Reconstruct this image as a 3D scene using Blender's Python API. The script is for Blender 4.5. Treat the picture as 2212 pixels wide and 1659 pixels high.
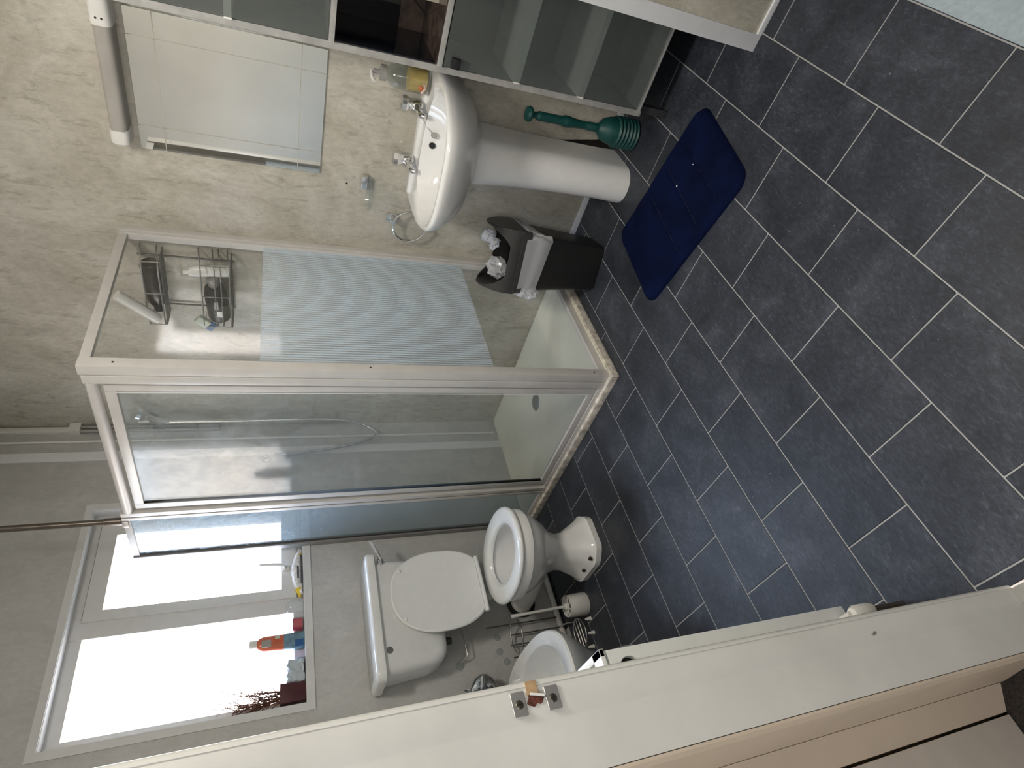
import bpy, bmesh, math, random
from mathutils import Vector, Matrix
random.seed(7)
S = bpy.context.scene
for o in list(bpy.data.objects):
    bpy.data.objects.remove(o)
COL = S.collection
PI = math.pi

# ------------------------------------------------------------------ camera
RX = Vector((-0.2561059, -0.2828689, -0.9243349))
RY = Vector((-0.7228955, 0.6908677, -0.0111293))
RZ = Vector((0.6417413, 0.6653473, -0.3814199))
CAM = Vector((-1.4969574, -0.0232957, 1.3478678))
cd = bpy.data.cameras.new('camera')
cd.sensor_fit = 'HORIZONTAL'
cd.sensor_width = 36.0
cd.lens = 36.0 * 1258.892 / 2212.0
cd.clip_start = 0.02
cam = bpy.data.objects.new('camera', cd)
COL.objects.link(cam)
m = Matrix((RX, -RY, -RZ)).transposed().to_4x4()
m.translation = CAM
cam.matrix_world = m
S.camera = cam

# ------------------------------------------------------------------ world, lights, exposure
SKY_GAIN = 5.8
w = bpy.data.worlds.new('world')
S.world = w
w.use_nodes = True
nt = w.node_tree
nt.nodes.clear()
tc = nt.nodes.new('ShaderNodeTexCoord')
sp = nt.nodes.new('ShaderNodeSeparateXYZ')
rp = nt.nodes.new('ShaderNodeValToRGB')
rp.color_ramp.interpolation = 'EASE'
el = rp.color_ramp.elements
mp = nt.nodes.new('ShaderNodeMapRange')
mp.inputs['From Min'].default_value = -1
mp.inputs['From Max'].default_value = 1
el[0].position = 0.0
el[0].color = (0.40, 0.36, 0.32, 1)
el[1].position = 1.0
el[1].color = (0.46, 0.72, 1.2, 1)
for pos, c in ((0.49, (0.62, 0.53, 0.45, 1)), (0.525, (1.0, 0.82, 0.66, 1)), (0.565, (1.0, 0.90, 0.82, 1)), (0.605, (0.74, 0.92, 1.18, 1))):
    e = el.new(pos)
    e.color = c
bg = nt.nodes.new('ShaderNodeBackground')
bg.inputs['Strength'].default_value = SKY_GAIN
wo = nt.nodes.new('ShaderNodeOutputWorld')
nt.links.new(tc.outputs['Generated'], sp.inputs[0])
nt.links.new(sp.outputs['Z'], mp.inputs['Value'])
nt.links.new(mp.outputs[0], rp.inputs[0])
nt.links.new(rp.outputs[0], bg.inputs[0])
nt.links.new(bg.outputs[0], wo.inputs[0])


def light(name, kind, loc, energy, color=(1, 1, 1), **k):
    d = bpy.data.lights.new(name, kind)
    d.energy = energy
    d.color = color
    for a, b in k.items():
        setattr(d, a, b)
    o = bpy.data.objects.new(name, d)
    o.location = loc
    COL.objects.link(o)
    return o


WX0, WX1, WZ0, WZ1 = -0.705, 0.268, 1.20, 2.088       # window opening
XB, YB, ZC = 0.764, 2.666, 2.60                        # right wall, back wall, ceiling
XD, XH = -1.30, -1.41                                  # door wall, bathroom side and hall side
YF = -0.75                                             # front wall
# sky portal in the window
pl = light('window_portal', 'AREA', ((WX0 + WX1) / 2, 2.80, (WZ0 + WZ1) / 2), 1.0, shape='RECTANGLE', size=WX1 - WX0, size_y=WZ1 - WZ0)
pl.rotation_euler = (-PI / 2, 0, 0)
pl.data.cycles.is_portal = True
light('ceiling_fill', 'AREA', (-0.60, 0.22, 2.56), 11, (1.0, 0.95, 0.87), shape='DISK', size=0.40)   # added fill light aimed downwards, no fixture seen
light('hall_fill', 'POINT', (-2.65, -0.45, 1.75), 16, (0.95, 0.97, 1.0), shadow_soft_size=0.3)  # added fill light in the hall, its source unseen
S.view_settings.view_transform = 'Standard'
S.view_settings.look = 'None'
S.view_settings.exposure = 1.65
S.view_settings.gamma = 1.0
S.view_settings.use_curve_mapping = False
S.cycles.max_bounces = 14
S.cycles.diffuse_bounces = 6
S.cycles.glossy_bounces = 6
S.cycles.transparent_max_bounces = 16
S.cycles.caustics_reflective = False
S.cycles.caustics_refractive = False
S.cycles.sample_clamp_indirect = 6.0
S.cycles.use_denoising = True


# ------------------------------------------------------------------ materials
def new_mat(name):
    mt = bpy.data.materials.new(name)
    mt.use_nodes = True
    return mt, mt.node_tree, mt.node_tree.nodes['Principled BSDF']


def mat(name, col, rough=0.5, metal=0.0, var=0.06, scale=25.0, bump=0.0, bscale=200.0, spec=0.5, trans=0.0, sheen=0.0, alpha=1.0, coat=0.0):
    mt, t, b = new_mat(name)
    b.inputs['Roughness'].default_value = rough
    b.inputs['Metallic'].default_value = metal
    b.inputs['Specular IOR Level'].default_value = spec
    b.inputs['Transmission Weight'].default_value = trans
    b.inputs['Sheen Weight'].default_value = sheen
    b.inputs['Coat Weight'].default_value = coat
    b.inputs['Alpha'].default_value = alpha
    c = (*col, 1)
    co = t.nodes.new('ShaderNodeTexCoord')
    n = t.nodes.new('ShaderNodeTexNoise')
    n.inputs['Scale'].default_value = scale
    n.inputs['Detail'].default_value = 5
    t.links.new(co.outputs['Object'], n.inputs['Vector'])
    r = t.nodes.new('ShaderNodeValToRGB')
    r.color_ramp.elements[0].position = 0.3
    r.color_ramp.elements[1].position = 0.7
    r.color_ramp.elements[0].color = (*[max(0, x * (1 - var)) for x in col], 1)
    r.color_ramp.elements[1].color = (*[min(1, x * (1 + var)) for x in col], 1)
    t.links.new(n.outputs['Fac'], r.inputs[0])
    t.links.new(r.outputs[0], b.inputs['Base Color'])
    if bump:
        n2 = t.nodes.new('ShaderNodeTexNoise')
        n2.inputs['Scale'].default_value = bscale
        t.links.new(co.outputs['Object'], n2.inputs['Vector'])
        bp = t.nodes.new('ShaderNodeBump')
        bp.inputs['Strength'].default_value = bump
        bp.inputs['Distance'].default_value = 0.002
        t.links.new(n2.outputs['Fac'], bp.inputs['Height'])
        t.links.new(bp.outputs[0], b.inputs['Normal'])
    return mt


def ramp(t, fac, stops):
    r = t.nodes.new('ShaderNodeValToRGB')
    e = r.color_ramp.elements
    e[0].position, e[0].color = stops[0][0], (*stops[0][1], 1)
    e[1].position, e[1].color = stops[-1][0], (*stops[-1][1], 1)
    for p, c in stops[1:-1]:
        k = e.new(p)
        k.color = (*c, 1)
    t.links.new(fac, r.inputs[0])
    return r.outputs[0]


def noise(t, vec, scale, detail=6, rough=0.6, dist=0.0, sc=(1, 1, 1)):
    mpn = t.nodes.new('ShaderNodeMapping')
    mpn.inputs['Scale'].default_value = sc
    t.links.new(vec, mpn.inputs[0])
    n = t.nodes.new('ShaderNodeTexNoise')
    n.inputs['Scale'].default_value = scale
    n.inputs['Detail'].default_value = detail
    n.inputs['Roughness'].default_value = rough
    n.inputs['Distortion'].default_value = dist
    t.links.new(mpn.outputs[0], n.inputs['Vector'])
    return n.outputs['Fac']


def mix(t, fac, a, b, mode='MIX'):
    x = t.nodes.new('ShaderNodeMix')
    x.data_type = 'RGBA'
    x.blend_type = mode
    if isinstance(fac, float):
        x.inputs[0].default_value = fac
    else:
        t.links.new(fac, x.inputs[0])
    for s, v in ((6, a), (7, b)):
        if isinstance(v, tuple):
            x.inputs[s].default_value = (*v, 1)
        else:
            t.links.new(v, x.inputs[s])
    return x.outputs[2]


def marble(name, lo, mid, hi, rough, vein, strength=1.0):
    mt, t, b = new_mat(name)
    co = t.nodes.new('ShaderNodeTexCoord').outputs['Object']
    big = noise(t, co, 3.4, 8, 0.66, 0.8, (1.0, 1.0, 0.75))
    base = ramp(t, big, [(0.30, lo), (0.5, mid), (0.70, hi)])
    v1 = noise(t, co, 13.0, 8, 0.74, 1.0, (1.7, 1.7, 0.62))
    vm = v1
    r = t.nodes.new('ShaderNodeValToRGB')
    e = r.color_ramp.elements
    e[0].position, e[0].color = 0.30, (1, 1, 1, 1)
    e[1].position, e[1].color = 0.46, (0, 0, 0, 1)
    t.links.new(vm, r.inputs[0])
    mul = t.nodes.new('ShaderNodeMath')
    mul.operation = 'MULTIPLY'
    mul.inputs[1].default_value = 0.65 * strength
    t.links.new(r.outputs[0], mul.inputs[0])
    c = mix(t, mul.outputs[0], base, vein)
    f2 = noise(t, co, 44.0, 6, 0.72, 0.6, (1.3, 1.3, 0.75))
    sp2 = ramp(t, f2, [(0.35, (0.86, 0.86, 0.85)), (0.65, (1.10, 1.10, 1.10))])
    c = mix(t, 0.8 * min(1.0, strength + 0.3), c, sp2, 'MULTIPLY')
    t.links.new(c, b.inputs['Base Color'])
    b.inputs['Roughness'].default_value = rough
    return mt


M = {}
M['marble'] = marble('marble_laminate', (0.375, 0.345, 0.285), (0.47, 0.44, 0.375), (0.59, 0.565, 0.50), 0.10, (0.21, 0.19, 0.14))
M['marble_back'] = marble('marble_laminate_grey', (0.43, 0.425, 0.41), (0.48, 0.475, 0.46), (0.54, 0.535, 0.52), 0.22, (0.36, 0.35, 0.33), 0.35)
M['paint'] = mat('wall_paint', (0.70, 0.675, 0.61), 0.55, var=0.04, scale=4)
M['ceiling'] = mat('ceiling_paint', (0.74, 0.73, 0.70), 0.8, var=0.03)
M['hall'] = mat('hall_paint', (0.52, 0.48, 0.43), 0.7, var=0.04)
M['upvc'] = mat('white_upvc', (0.62, 0.62, 0.615), 0.30, var=0.03)
M['trimw'] = mat('white_trim', (0.72, 0.73, 0.75), 0.35, var=0.03)
M['frame'] = mat('cream_enamelled_aluminium', (0.54, 0.52, 0.495), 0.30, var=0.05, scale=12)
M['frame_shaded'] = mat('shaded_frame_aluminium', (0.22, 0.215, 0.21), 0.45, var=0.1)  # darker copy of the frame, shade beside the window put into its colour
M['seal'] = mat('dark_rubber_seal', (0.05, 0.045, 0.04), 0.5)
M['ceramic'] = mat('white_ceramic', (0.76, 0.755, 0.745), 0.07, var=0.02, coat=0.3)
M['ceramic_warm'] = mat('cream_ceramic', (0.68, 0.685, 0.675), 0.10, var=0.03, coat=0.3)
M['seat'] = mat('cream_plastic', (0.72, 0.73, 0.72), 0.16, var=0.02)
M['chrome'] = mat('chrome', (0.80, 0.80, 0.81), 0.07, 1.0, var=0.04)
M['steel'] = mat('steel_wire', (0.66, 0.65, 0.64), 0.22, 1.0, var=0.15, scale=60)
M['darksteel'] = mat('tarnished_wire', (0.20, 0.19, 0.18), 0.35, 0.8, var=0.3, scale=60)
M['pole'] = mat('bronze_pole', (0.13, 0.11, 0.095), 0.3, 0.6, var=0.1)
M['black'] = mat('black_plastic', (0.012, 0.012, 0.013), 0.4)
M['bin'] = mat('charcoal_plastic', (0.013, 0.0125, 0.0125), 0.42, var=0.1, bump=0.15, bscale=500)
M['binlid'] = mat('grey_brown_plastic', (0.034, 0.032, 0.031), 0.38, var=0.1)
M['teal'] = mat('teal_rubber', (0.003, 0.055, 0.050), 0.5, var=0.15)
M['whitep'] = mat('white_plastic', (0.70, 0.69, 0.66), 0.35, var=0.04)
M['greyp'] = mat('grey_diffuser', (0.36, 0.34, 0.31), 0.45, var=0.1, scale=8)
M['radi'] = mat('radiator_enamel', (0.78, 0.80, 0.80), 0.3, var=0.02)
M['jamb'] = mat('door_frame_gloss_paint', (0.58, 0.58, 0.555), 0.38, var=0.07, scale=6, bump=0.25, bscale=40)
t = M['jamb'].node_tree
b = t.nodes['Principled BSDF']
co = t.nodes.new('ShaderNodeTexCoord').outputs['Object']
n = noise(t, co, 26.0, 2, 0.5, 0.0, (1, 1, .8))
r = ramp(t, n, [(0.765, (0, 0, 0)), (0.785, (1, 1, 1))])
t.links.new(mix(t, r, b.inputs['Base Color'].links[0].from_socket, (0.16, 0.14, 0.12)), b.inputs['Base Color'])
M['tan'] = mat('old_cream_paint', (0.54, 0.455, 0.365), 0.45, var=0.06, scale=5)
M['doorp'] = mat('hall_door_paint', (0.60, 0.555, 0.50), 0.45, var=0.04)
M['rust'] = mat('rusty_keep_hole', (0.085, 0.022, 0.012), 0.8, var=0.7, scale=90, bump=1.0, bscale=300)
M['wood'] = mat('bare_wood', (0.36, 0.24, 0.13), 0.7, var=0.2, scale=80)
M['plate'] = mat('dull_steel_plate', (0.30, 0.29, 0.29), 0.42, 0.6, var=0.1)
M['screw'] = mat('old_screw', (0.10, 0.085, 0.07), 0.4, 0.8, var=0.3, scale=200)
M['carpet'] = mat('dark_carpet', (0.030, 0.024, 0.020), 0.95, var=0.8, scale=260, bump=1.0, bscale=420)
M['grout'] = mat('pale_grout', (0.34, 0.335, 0.325), 0.6, var=0.1)
M['cabw'] = mat('worn_grey_board', (0.34, 0.335, 0.325), 0.4, var=0.14, scale=30)
M['cabd'] = mat('dark_board', (0.035, 0.036, 0.042), 0.35)
M['cabin'] = mat('cabinet_inner_board', (0.80, 0.79, 0.77), 0.5)
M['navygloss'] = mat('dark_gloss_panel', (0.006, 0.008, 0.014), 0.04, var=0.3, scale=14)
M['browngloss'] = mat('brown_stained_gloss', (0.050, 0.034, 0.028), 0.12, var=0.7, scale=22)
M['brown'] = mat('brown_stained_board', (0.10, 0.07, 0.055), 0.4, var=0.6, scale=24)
M['mat'] = mat('navy_plush', (0.0020, 0.0050, 0.026), 0.95, var=0.35, scale=9, bump=0.5, bscale=700, spec=0.08)
M['matlo'] = mat('navy_seam', (0.002, 0.004, 0.016), 0.95, var=0.3)
M['tray'] = mat('cream_shower_tray', (0.84, 0.83, 0.72), 0.25, var=0.05, scale=5)
M['silicone'] = mat('stained_silicone', (0.60, 0.55, 0.47), 0.45, var=0.45, scale=34, bump=0.3, bscale=60)
M['drain'] = mat('drain_grey', (0.22, 0.23, 0.23), 0.3, 0.6)
M['maroon'] = mat('maroon_pot', (0.075, 0.022, 0.026), 0.35, var=0.2)
M['twig'] = mat('dry_twig', (0.13, 0.055, 0.035), 0.8, var=0.5, scale=90)
M['orange'] = mat('orange_shampoo', (0.50, 0.11, 0.05), 0.3, var=0.2)
M['bluegrey'] = mat('blue_grey_label', (0.13, 0.22, 0.28), 0.35, var=0.35, scale=45)
M['blue'] = mat('blue_plastic', (0.02, 0.09, 0.26), 0.35)
M['yellow'] = mat('yellow_wrap', (0.66, 0.48, 0.03), 0.35)
M['wrap'] = mat('white_wrapper', (0.66, 0.65, 0.63), 0.3, var=0.3, scale=55)
M['printdk'] = mat('dark_print', (0.06, 0.06, 0.065), 0.4)
M['redwax'] = mat('pink_red_wax', (0.62, 0.05, 0.08), 0.35, var=0.2)
M['lilac'] = mat('lilac_card', (0.50, 0.45, 0.52), 0.6)
M['tissue'] = mat('white_tissue', (0.72, 0.74, 0.80), 0.9, var=0.08)
M['darkbottle'] = mat('dark_brown_bottle', (0.028, 0.020, 0.018), 0.25, var=0.3)
M['cap'] = mat('grey_cap', (0.30, 0.29, 0.27), 0.4)
M['palegreen'] = mat('pale_green_tube', (0.46, 0.50, 0.42), 0.35)
M['liquid'] = mat('yellow_soap', (0.52, 0.36, 0.10), 0.2, var=0.2, scale=30)
M['carrot'] = mat('orange_shape', (0.48, 0.13, 0.03), 0.4)
M['pinkw'] = mat('pink_white_shape', (0.62, 0.46, 0.42), 0.4)
M['hole_dark'] = mat('black_hole_shade', (0.008, 0.005, 0.003), 0.9, var=0.8, scale=60)  # painted dark for the hole in the broken panel
M['pink'] = mat('pink_filler', (0.45, 0.35, 0.29), 0.7)
M['bath'] = mat('bath_acrylic', (0.19, 0.235, 0.265), 0.30, var=0.10, scale=120, bump=0.3, bscale=160)

# dark slate tiles, a slightly different tone for each piece
mt, t, b = new_mat('slate_tile')
co = t.nodes.new('ShaderNodeTexCoord').outputs['Object']
oi = t.nodes.new('ShaderNodeObjectInfo')
ad = t.nodes.new('ShaderNodeVectorMath')
ad.operation = 'MULTIPLY_ADD'
ad.inputs[1].default_value = (1, 1, 1)
t.links.new(co, ad.inputs[0])
cmb = t.nodes.new('ShaderNodeVectorMath')
cmb.operation = 'SCALE'
cmb.inputs['Scale'].default_value = 9.0
t.links.new(oi.outputs['Location'], cmb.inputs[0])
t.links.new(cmb.outputs[0], ad.inputs[2])
vec = ad.outputs[0]
n1 = noise(t, vec, 6.0, 8, 0.7, 0.4)
n2 = noise(t, vec, 55.0, 8, 0.75, 0.8, (1, 2.0, 1))
c1 = ramp(t, n1, [(0.3, (0.017, 0.020, 0.027)), (0.52, (0.033, 0.038, 0.049)), (0.72, (0.066, 0.073, 0.090))])
c2 = ramp(t, n2, [(0.34, (0.58, 0.58, 0.58)), (0.55, (1.0, 1.0, 1.0)), (0.74, (2.3, 2.3, 2.3))])
c = mix(t, 1.0, c1, c2, 'MULTIPLY')
rv = ramp(t, oi.outputs['Random'], [(0.0, (0.82, 0.82, 0.84)), (1.0, (1.14, 1.12, 1.10))])
c = mix(t, 1.0, c, rv, 'MULTIPLY')
n3 = noise(t, vec, 70.0, 3, 0.5, 0.0)
fl = ramp(t, n3, [(0.735, (0, 0, 0)), (0.78, (1, 1, 1))])
c = mix(t, fl, c, (0.20, 0.20, 0.21))
t.links.new(c, b.inputs['Base Color'])
b.inputs['Roughness'].default_value = 0.42
b.inputs['Specular IOR Level'].default_value = 0.38
bp = t.nodes.new('ShaderNodeBump')
bp.inputs['Strength'].default_value = 0.22
bp.inputs['Distance'].default_value = 0.002
t.links.new(n2, bp.inputs['Height'])
t.links.new(bp.outputs[0], b.inputs['Normal'])
M['tile'] = mt


def glass(name, tint=(0.93, 0.96, 0.95), gloss_rough=0.0, haze=0.0, haze_col=(0.7, 0.75, 0.78), dirt=0.0, dirt_scale=6.0, bump=0.0, bscale=60.0, boost=1.7, translucent=0.0):
    mt = bpy.data.materials.new(name)
    mt.use_nodes = True
    t = mt.node_tree
    t.nodes.clear()
    out = t.nodes.new('ShaderNodeOutputMaterial')
    tr = t.nodes.new('ShaderNodeBsdfTransparent')
    tr.inputs[0].default_value = (*tint, 1)
    gl = t.nodes.new('ShaderNodeBsdfGlossy')
    gl.inputs['Roughness'].default_value = gloss_rough
    gl.inputs[0].default_value = (1, 1, 1, 1)
    fr = t.nodes.new('ShaderNodeLayerWeight')     # Schlick reflectance, the same from both sides of the sheet
    fr.inputs['Blend'].default_value = 0.5
    pw = t.nodes.new('ShaderNodeMath')
    pw.operation = 'POWER'
    pw.inputs[1].default_value = 5.0
    t.links.new(fr.outputs['Facing'], pw.inputs[0])
    mu = t.nodes.new('ShaderNodeMath')
    mu.operation = 'MULTIPLY_ADD'
    mu.use_clamp = True
    mu.inputs[1].default_value = 0.96
    mu.inputs[2].default_value = 0.04 * boost
    t.links.new(pw.outputs[0], mu.inputs[0])
    mx = t.nodes.new('ShaderNodeMixShader')
    t.links.new(mu.outputs[0], mx.inputs[0])
    t.links.new(tr.outputs[0], mx.inputs[1])
    t.links.new(gl.outputs[0], mx.inputs[2])
    cur = mx.outputs[0]
    co = t.nodes.new('ShaderNodeTexCoord').outputs['Object']
    if bump:
        n = noise(t, co, bscale, 4, 0.6)
        bn = t.nodes.new('ShaderNodeBump')
        bn.inputs['Strength'].default_value = bump
        bn.inputs['Distance'].default_value = 0.003
        t.links.new(n, bn.inputs['Height'])
        t.links.new(bn.outputs[0], gl.inputs['Normal'])
        bump_out = bn.outputs[0]
    if haze or dirt:
        df = t.nodes.new('ShaderNodeBsdfDiffuse')
        df.inputs[0].default_value = (*haze_col, 1)
        if bump > 0.8:
            t.links.new(bump_out, df.inputs['Normal'])
        tl = t.nodes.new('ShaderNodeBsdfTranslucent')
        tl.inputs[0].default_value = (*haze_col, 1)
        m2 = t.nodes.new('ShaderNodeMixShader')
        m2.inputs[0].default_value = 0.4 if not translucent else translucent
        t.links.new(df.outputs[0], m2.inputs[1])
        t.links.new(tl.outputs[0], m2.inputs[2])
        fac = t.nodes.new('ShaderNodeMath')
        fac.operation = 'ADD'
        fac.use_clamp = True
        fac.inputs[0].default_value = haze
        if dirt:
            n = noise(t, co, dirt_scale, 9, 0.72, 0.6)
            r = ramp(t, n, [(0.45, (0, 0, 0)), (0.75, (dirt, dirt, dirt))])
            # limescale gathers on the upper half, where the spray hits
            sx = t.nodes.new('ShaderNodeSeparateXYZ')
            t.links.new(co, sx.inputs[0])
            mr = t.nodes.new('ShaderNodeMapRange')
            mr.inputs['From Min'].default_value = 0.95
            mr.inputs['From Max'].default_value = 1.5
            t.links.new(sx.outputs['Z'], mr.inputs['Value'])
            mm = t.nodes.new('ShaderNodeMath')
            mm.operation = 'MULTIPLY'
            t.links.new(r, mm.inputs[0])
            t.links.new(mr.outputs[0], mm.inputs[1])
            t.links.new(mm.outputs[0], fac.inputs[1])
        else:
            fac.inputs[1].default_value = 0.0
        m3 = t.nodes.new('ShaderNodeMixShader')
        t.links.new(fac.outputs[0], m3.inputs[0])
        t.links.new(cur, m3.inputs[1])
        t.links.new(m2.outputs[0], m3.inputs[2])
        cur = m3.outputs[0]
    t.links.new(cur, out.inputs[0])
    return mt


M['g_door'] = glass('limescaled_door_glass', (0.975, 0.985, 0.985), 0.015, 0.085, (0.70, 0.79, 0.83), 0.24, 9.0, 0.04, 90, 0.34)
M['g_front'] = glass('clear_panel_glass', (0.99, 0.995, 0.993), 0.01, 0.010, (0.66, 0.71, 0.74), 0, 0, 0.0, 1, 0.6)
M['g_side'] = glass('hazy_side_glass', (0.93, 0.96, 0.97), 0.02, 0.30, (0.46, 0.56, 0.64), 0.55, 12.0, 0.05, 80, 0.6, 0.2)
M['g_band'] = glass('frosted_stripe', (0.95, 0.97, 0.97), 0.15, 0.44, (0.86, 0.93, 0.98), 0, 0, 0.0, 1, 0.6, 0.5)
M['g_window'] = glass('obscure_window_glass', (0.985, 0.99, 0.99), 0.12, 0.26, (0.92, 0.93, 0.93), 0, 0, 0.6, 50, 1.0, 0.85)
M['g_cab'] = glass('smoked_cabinet_glass', (0.84, 0.87, 0.86), 0.06, 0.30, (0.18, 0.20, 0.195), 0, 0, 0.0, 1, 1.0, 0.15)
M['g_clear'] = glass('clear_glassware', (0.93, 0.95, 0.95), 0.02, 0.025, (0.7, 0.72, 0.74), 0, 0, 0.0, 1, 0.8)
M['bag'] = glass('thin_white_bag', (0.86, 0.87, 0.89), 0.22, 0.50, (0.93, 0.94, 0.97), 0, 0, 1.0, 38, 2.5, 0.30)
M['bagin'] = M['bag']
mt, t, b = new_mat('mirror_silver')
b.inputs['Metallic'].default_value = 1.0
b.inputs['Roughness'].default_value = 0.02
b.inputs['Base Color'].default_value = (0.86, 0.88, 0.87, 1)
M['mirror'] = mt
M['etch'] = mat('etched_line', (0.42, 0.40, 0.34), 0.5)

# ------------------------------------------------------------------ mesh helpers
OFF = {}


class MB:
    def __init__(s):
        s.bm = bmesh.new()

    def _face(s, vs):
        try:
            s.bm.faces.new(vs)
        except ValueError:
            pass

    def box(s, x0, x1, y0, y1, z0, z1, bev=0.0, seg=2):
        r = bmesh.ops.create_cube(s.bm, size=1.0)
        vs = r['verts']
        for v in vs:
            v.co = Vector((x0 + (v.co.x + .5) * (x1 - x0), y0 + (v.co.y + .5) * (y1 - y0), z0 + (v.co.z + .5) * (z1 - z0)))
        if bev:
            es = list({e for v in vs for e in v.link_edges})
            bmesh.ops.bevel(s.bm, geom=es, offset=bev, segments=seg, profile=0.7, affect='EDGES')
        return s

    def obox(s, c, size, mtx, bev=0.0):
        r = bmesh.ops.create_cube(s.bm, size=1.0)
        vs = r['verts']
        for v in vs:
            v.co = Vector(c) + mtx @ Vector((v.co.x * size[0], v.co.y * size[1], v.co.z * size[2]))
        if bev:
            es = list({e for v in vs for e in v.link_edges})
            bmesh.ops.bevel(s.bm, geom=es, offset=bev, segments=2, profile=0.7, affect='EDGES')
        return s

    def loft(s, rings, closed=True, cap0=True, cap1=True):
        L = [[s.bm.verts.new(p) for p in r] for r in rings]
        n = len(L[0])
        for a, b in zip(L, L[1:]):
            for i in range(n if closed else n - 1):
                j = (i + 1) % n
                s._face([a[i], a[j], b[j], b[i]])
        if cap0 and closed:
            s._face(list(reversed(L[0])))
        if cap1 and closed:
            s._face(L[-1])
        return s

    def frame(s, d):
        d = Vector(d).normalized()
        u = d.cross(Vector((0, 0, 1)))
        if u.length < 1e-4:
            u = Vector((1, 0, 0))
        u.normalize()
        return d, u, d.cross(u).normalized()

    def lathe(s, prof, org, axis=(0, 0, 1), seg=28, cap=True, flat=None):
        d, u, v = s.frame(axis)
        org = Vector(org)
        rings = []
        for r, h in prof:
            rings.append([org + d * h + (u * math.cos(2 * PI * i / seg) + v * math.sin(2 * PI * i / seg)) * max(r, 1e-5) for i in range(seg)])
        return s.loft(rings, True, cap, cap)

    def cyl(s, p0, p1, r0, r1=None, seg=20):
        p0, p1 = Vector(p0), Vector(p1)
        L = (p1 - p0).length
        return s.lathe([(r0, 0), (r0 if r1 is None else r1, L)], p0, p1 - p0, seg)

    def tube(s, pts, r, seg=8, closed=False):
        pts = [Vector(p) for p in pts]
        n = len(pts)
        rings = []
        d0 = (pts[1] - pts[0]).normalized()
        _, u, _ = s.frame(d0)
        for i in range(n):
            if closed:
                d = (pts[(i + 1) % n] - pts[i - 1]).normalized()
            else:
                d = (pts[min(i + 1, n - 1)] - pts[max(i - 1, 0)]).normalized()
            u = (u - d * u.dot(d)).normalized()
            v = d.cross(u)
            rr = r[i] if isinstance(r, (list, tuple)) else r
            rings.append([pts[i] + (u * math.cos(2 * PI * k / seg) + v * math.sin(2 * PI * k / seg)) * rr for k in range(seg)])
        if closed:
            rings.append(rings[0])
            return s.loft(rings, True, False, False)
        return s.loft(rings)

    def prism(s, poly, dirv):
        dirv = Vector(dirv)
        a = [Vector(p) for p in poly]
        return s.loft([a, [p + dirv for p in a]])

    def sphere(s, c, r, seg=16, sc=(1, 1, 1)):
        res = bmesh.ops.create_uvsphere(s.bm, u_segments=seg, v_segments=seg // 2, radius=1)
        for v in res['verts']:
            v.co = Vector((c[0] + v.co.x * r * sc[0], c[1] + v.co.y * r * sc[1], c[2] + v.co.z * r * sc[2]))
        return s

    def done(s, name, m, parent=None, smooth=35, kind=None, label=None, base=None, free=None):
        off = Vector((0, 0, 0))
        if parent is not None:
            off = OFF[parent.name_full]
        elif base is not None:
            off = Vector(base)
        bmesh.ops.remove_doubles(s.bm, verts=s.bm.verts, dist=1e-6)
        bmesh.ops.recalc_face_normals(s.bm, faces=s.bm.faces)
        for v in s.bm.verts:
            v.co -= off
        me = bpy.data.meshes.new(name)
        s.bm.to_mesh(me)
        s.bm.free()
        if smooth:
            for p in me.polygons:
                p.use_smooth = True
            me.set_sharp_from_angle(angle=math.radians(smooth))
        me.materials.append(M[m] if isinstance(m, str) else m)
        o = bpy.data.objects.new(name, me)
        COL.objects.link(o)
        if parent is not None:
            o.parent = parent
        else:
            o.location = off
        OFF[o.name_full] = off
        if kind:
            o['kind'] = kind
        if label:
            o['label'] = label
        return o


def crumple(mb, amp, seed, freq=60.0):
    from mathutils import noise as mn
    for v in mb.bm.verts:
        n = mn.noise_vector(v.co * freq + Vector((seed, 0, 0)))
        n2 = mn.noise_vector(v.co * freq * 2.7 + Vector((0, seed, 0)))
        v.co += (n + n2 * .45) * amp
    return mb


def thing(name, label, cat, loc, group=None, kind=None):
    o = bpy.data.objects.new(name, None)
    o.empty_display_size = 0.05
    COL.objects.link(o)
    o.location = loc
    o['label'] = label
    if kind:
        o['kind'] = kind
    else:
        o['category'] = cat
    if group:
        o['group'] = group
    OFF[o.name_full] = Vector(loc)
    return o


def tag(o, label, cat, group=None):
    o['label'] = label
    o['category'] = cat
    if group:
        o['group'] = group
    return o


def oval(cx, cy, hx, hy, z, n=40, e=2.0, rot=0.0):
    out = []
    for i in range(n):
        a = 2 * PI * i / n
        c, s_ = math.cos(a), math.sin(a)
        x = math.copysign(abs(c) ** (2 / e), c) * hx
        y = math.copysign(abs(s_) ** (2 / e), s_) * hy
        out.append(Vector((cx + x * math.cos(rot) - y * math.sin(rot), cy + x * math.sin(rot) + y * math.cos(rot), z)))
    return out


def rrect(x0, x1, y0, y1, z, r, k=5):
    pts = []
    for cx, cy, a0 in ((x1 - r, y1 - r, 0), (x0 + r, y1 - r, 90), (x0 + r, y0 + r, 180), (x1 - r, y0 + r, 270)):
        for i in range(k + 1):
            a = math.radians(a0 + 90 * i / k)
            pts.append(Vector((cx + r * math.cos(a), cy + r * math.sin(a), z)))
    return pts


def struct(o, label=None):
    o['kind'] = 'structure'
    if label:
        o['label'] = label
    return o


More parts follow.
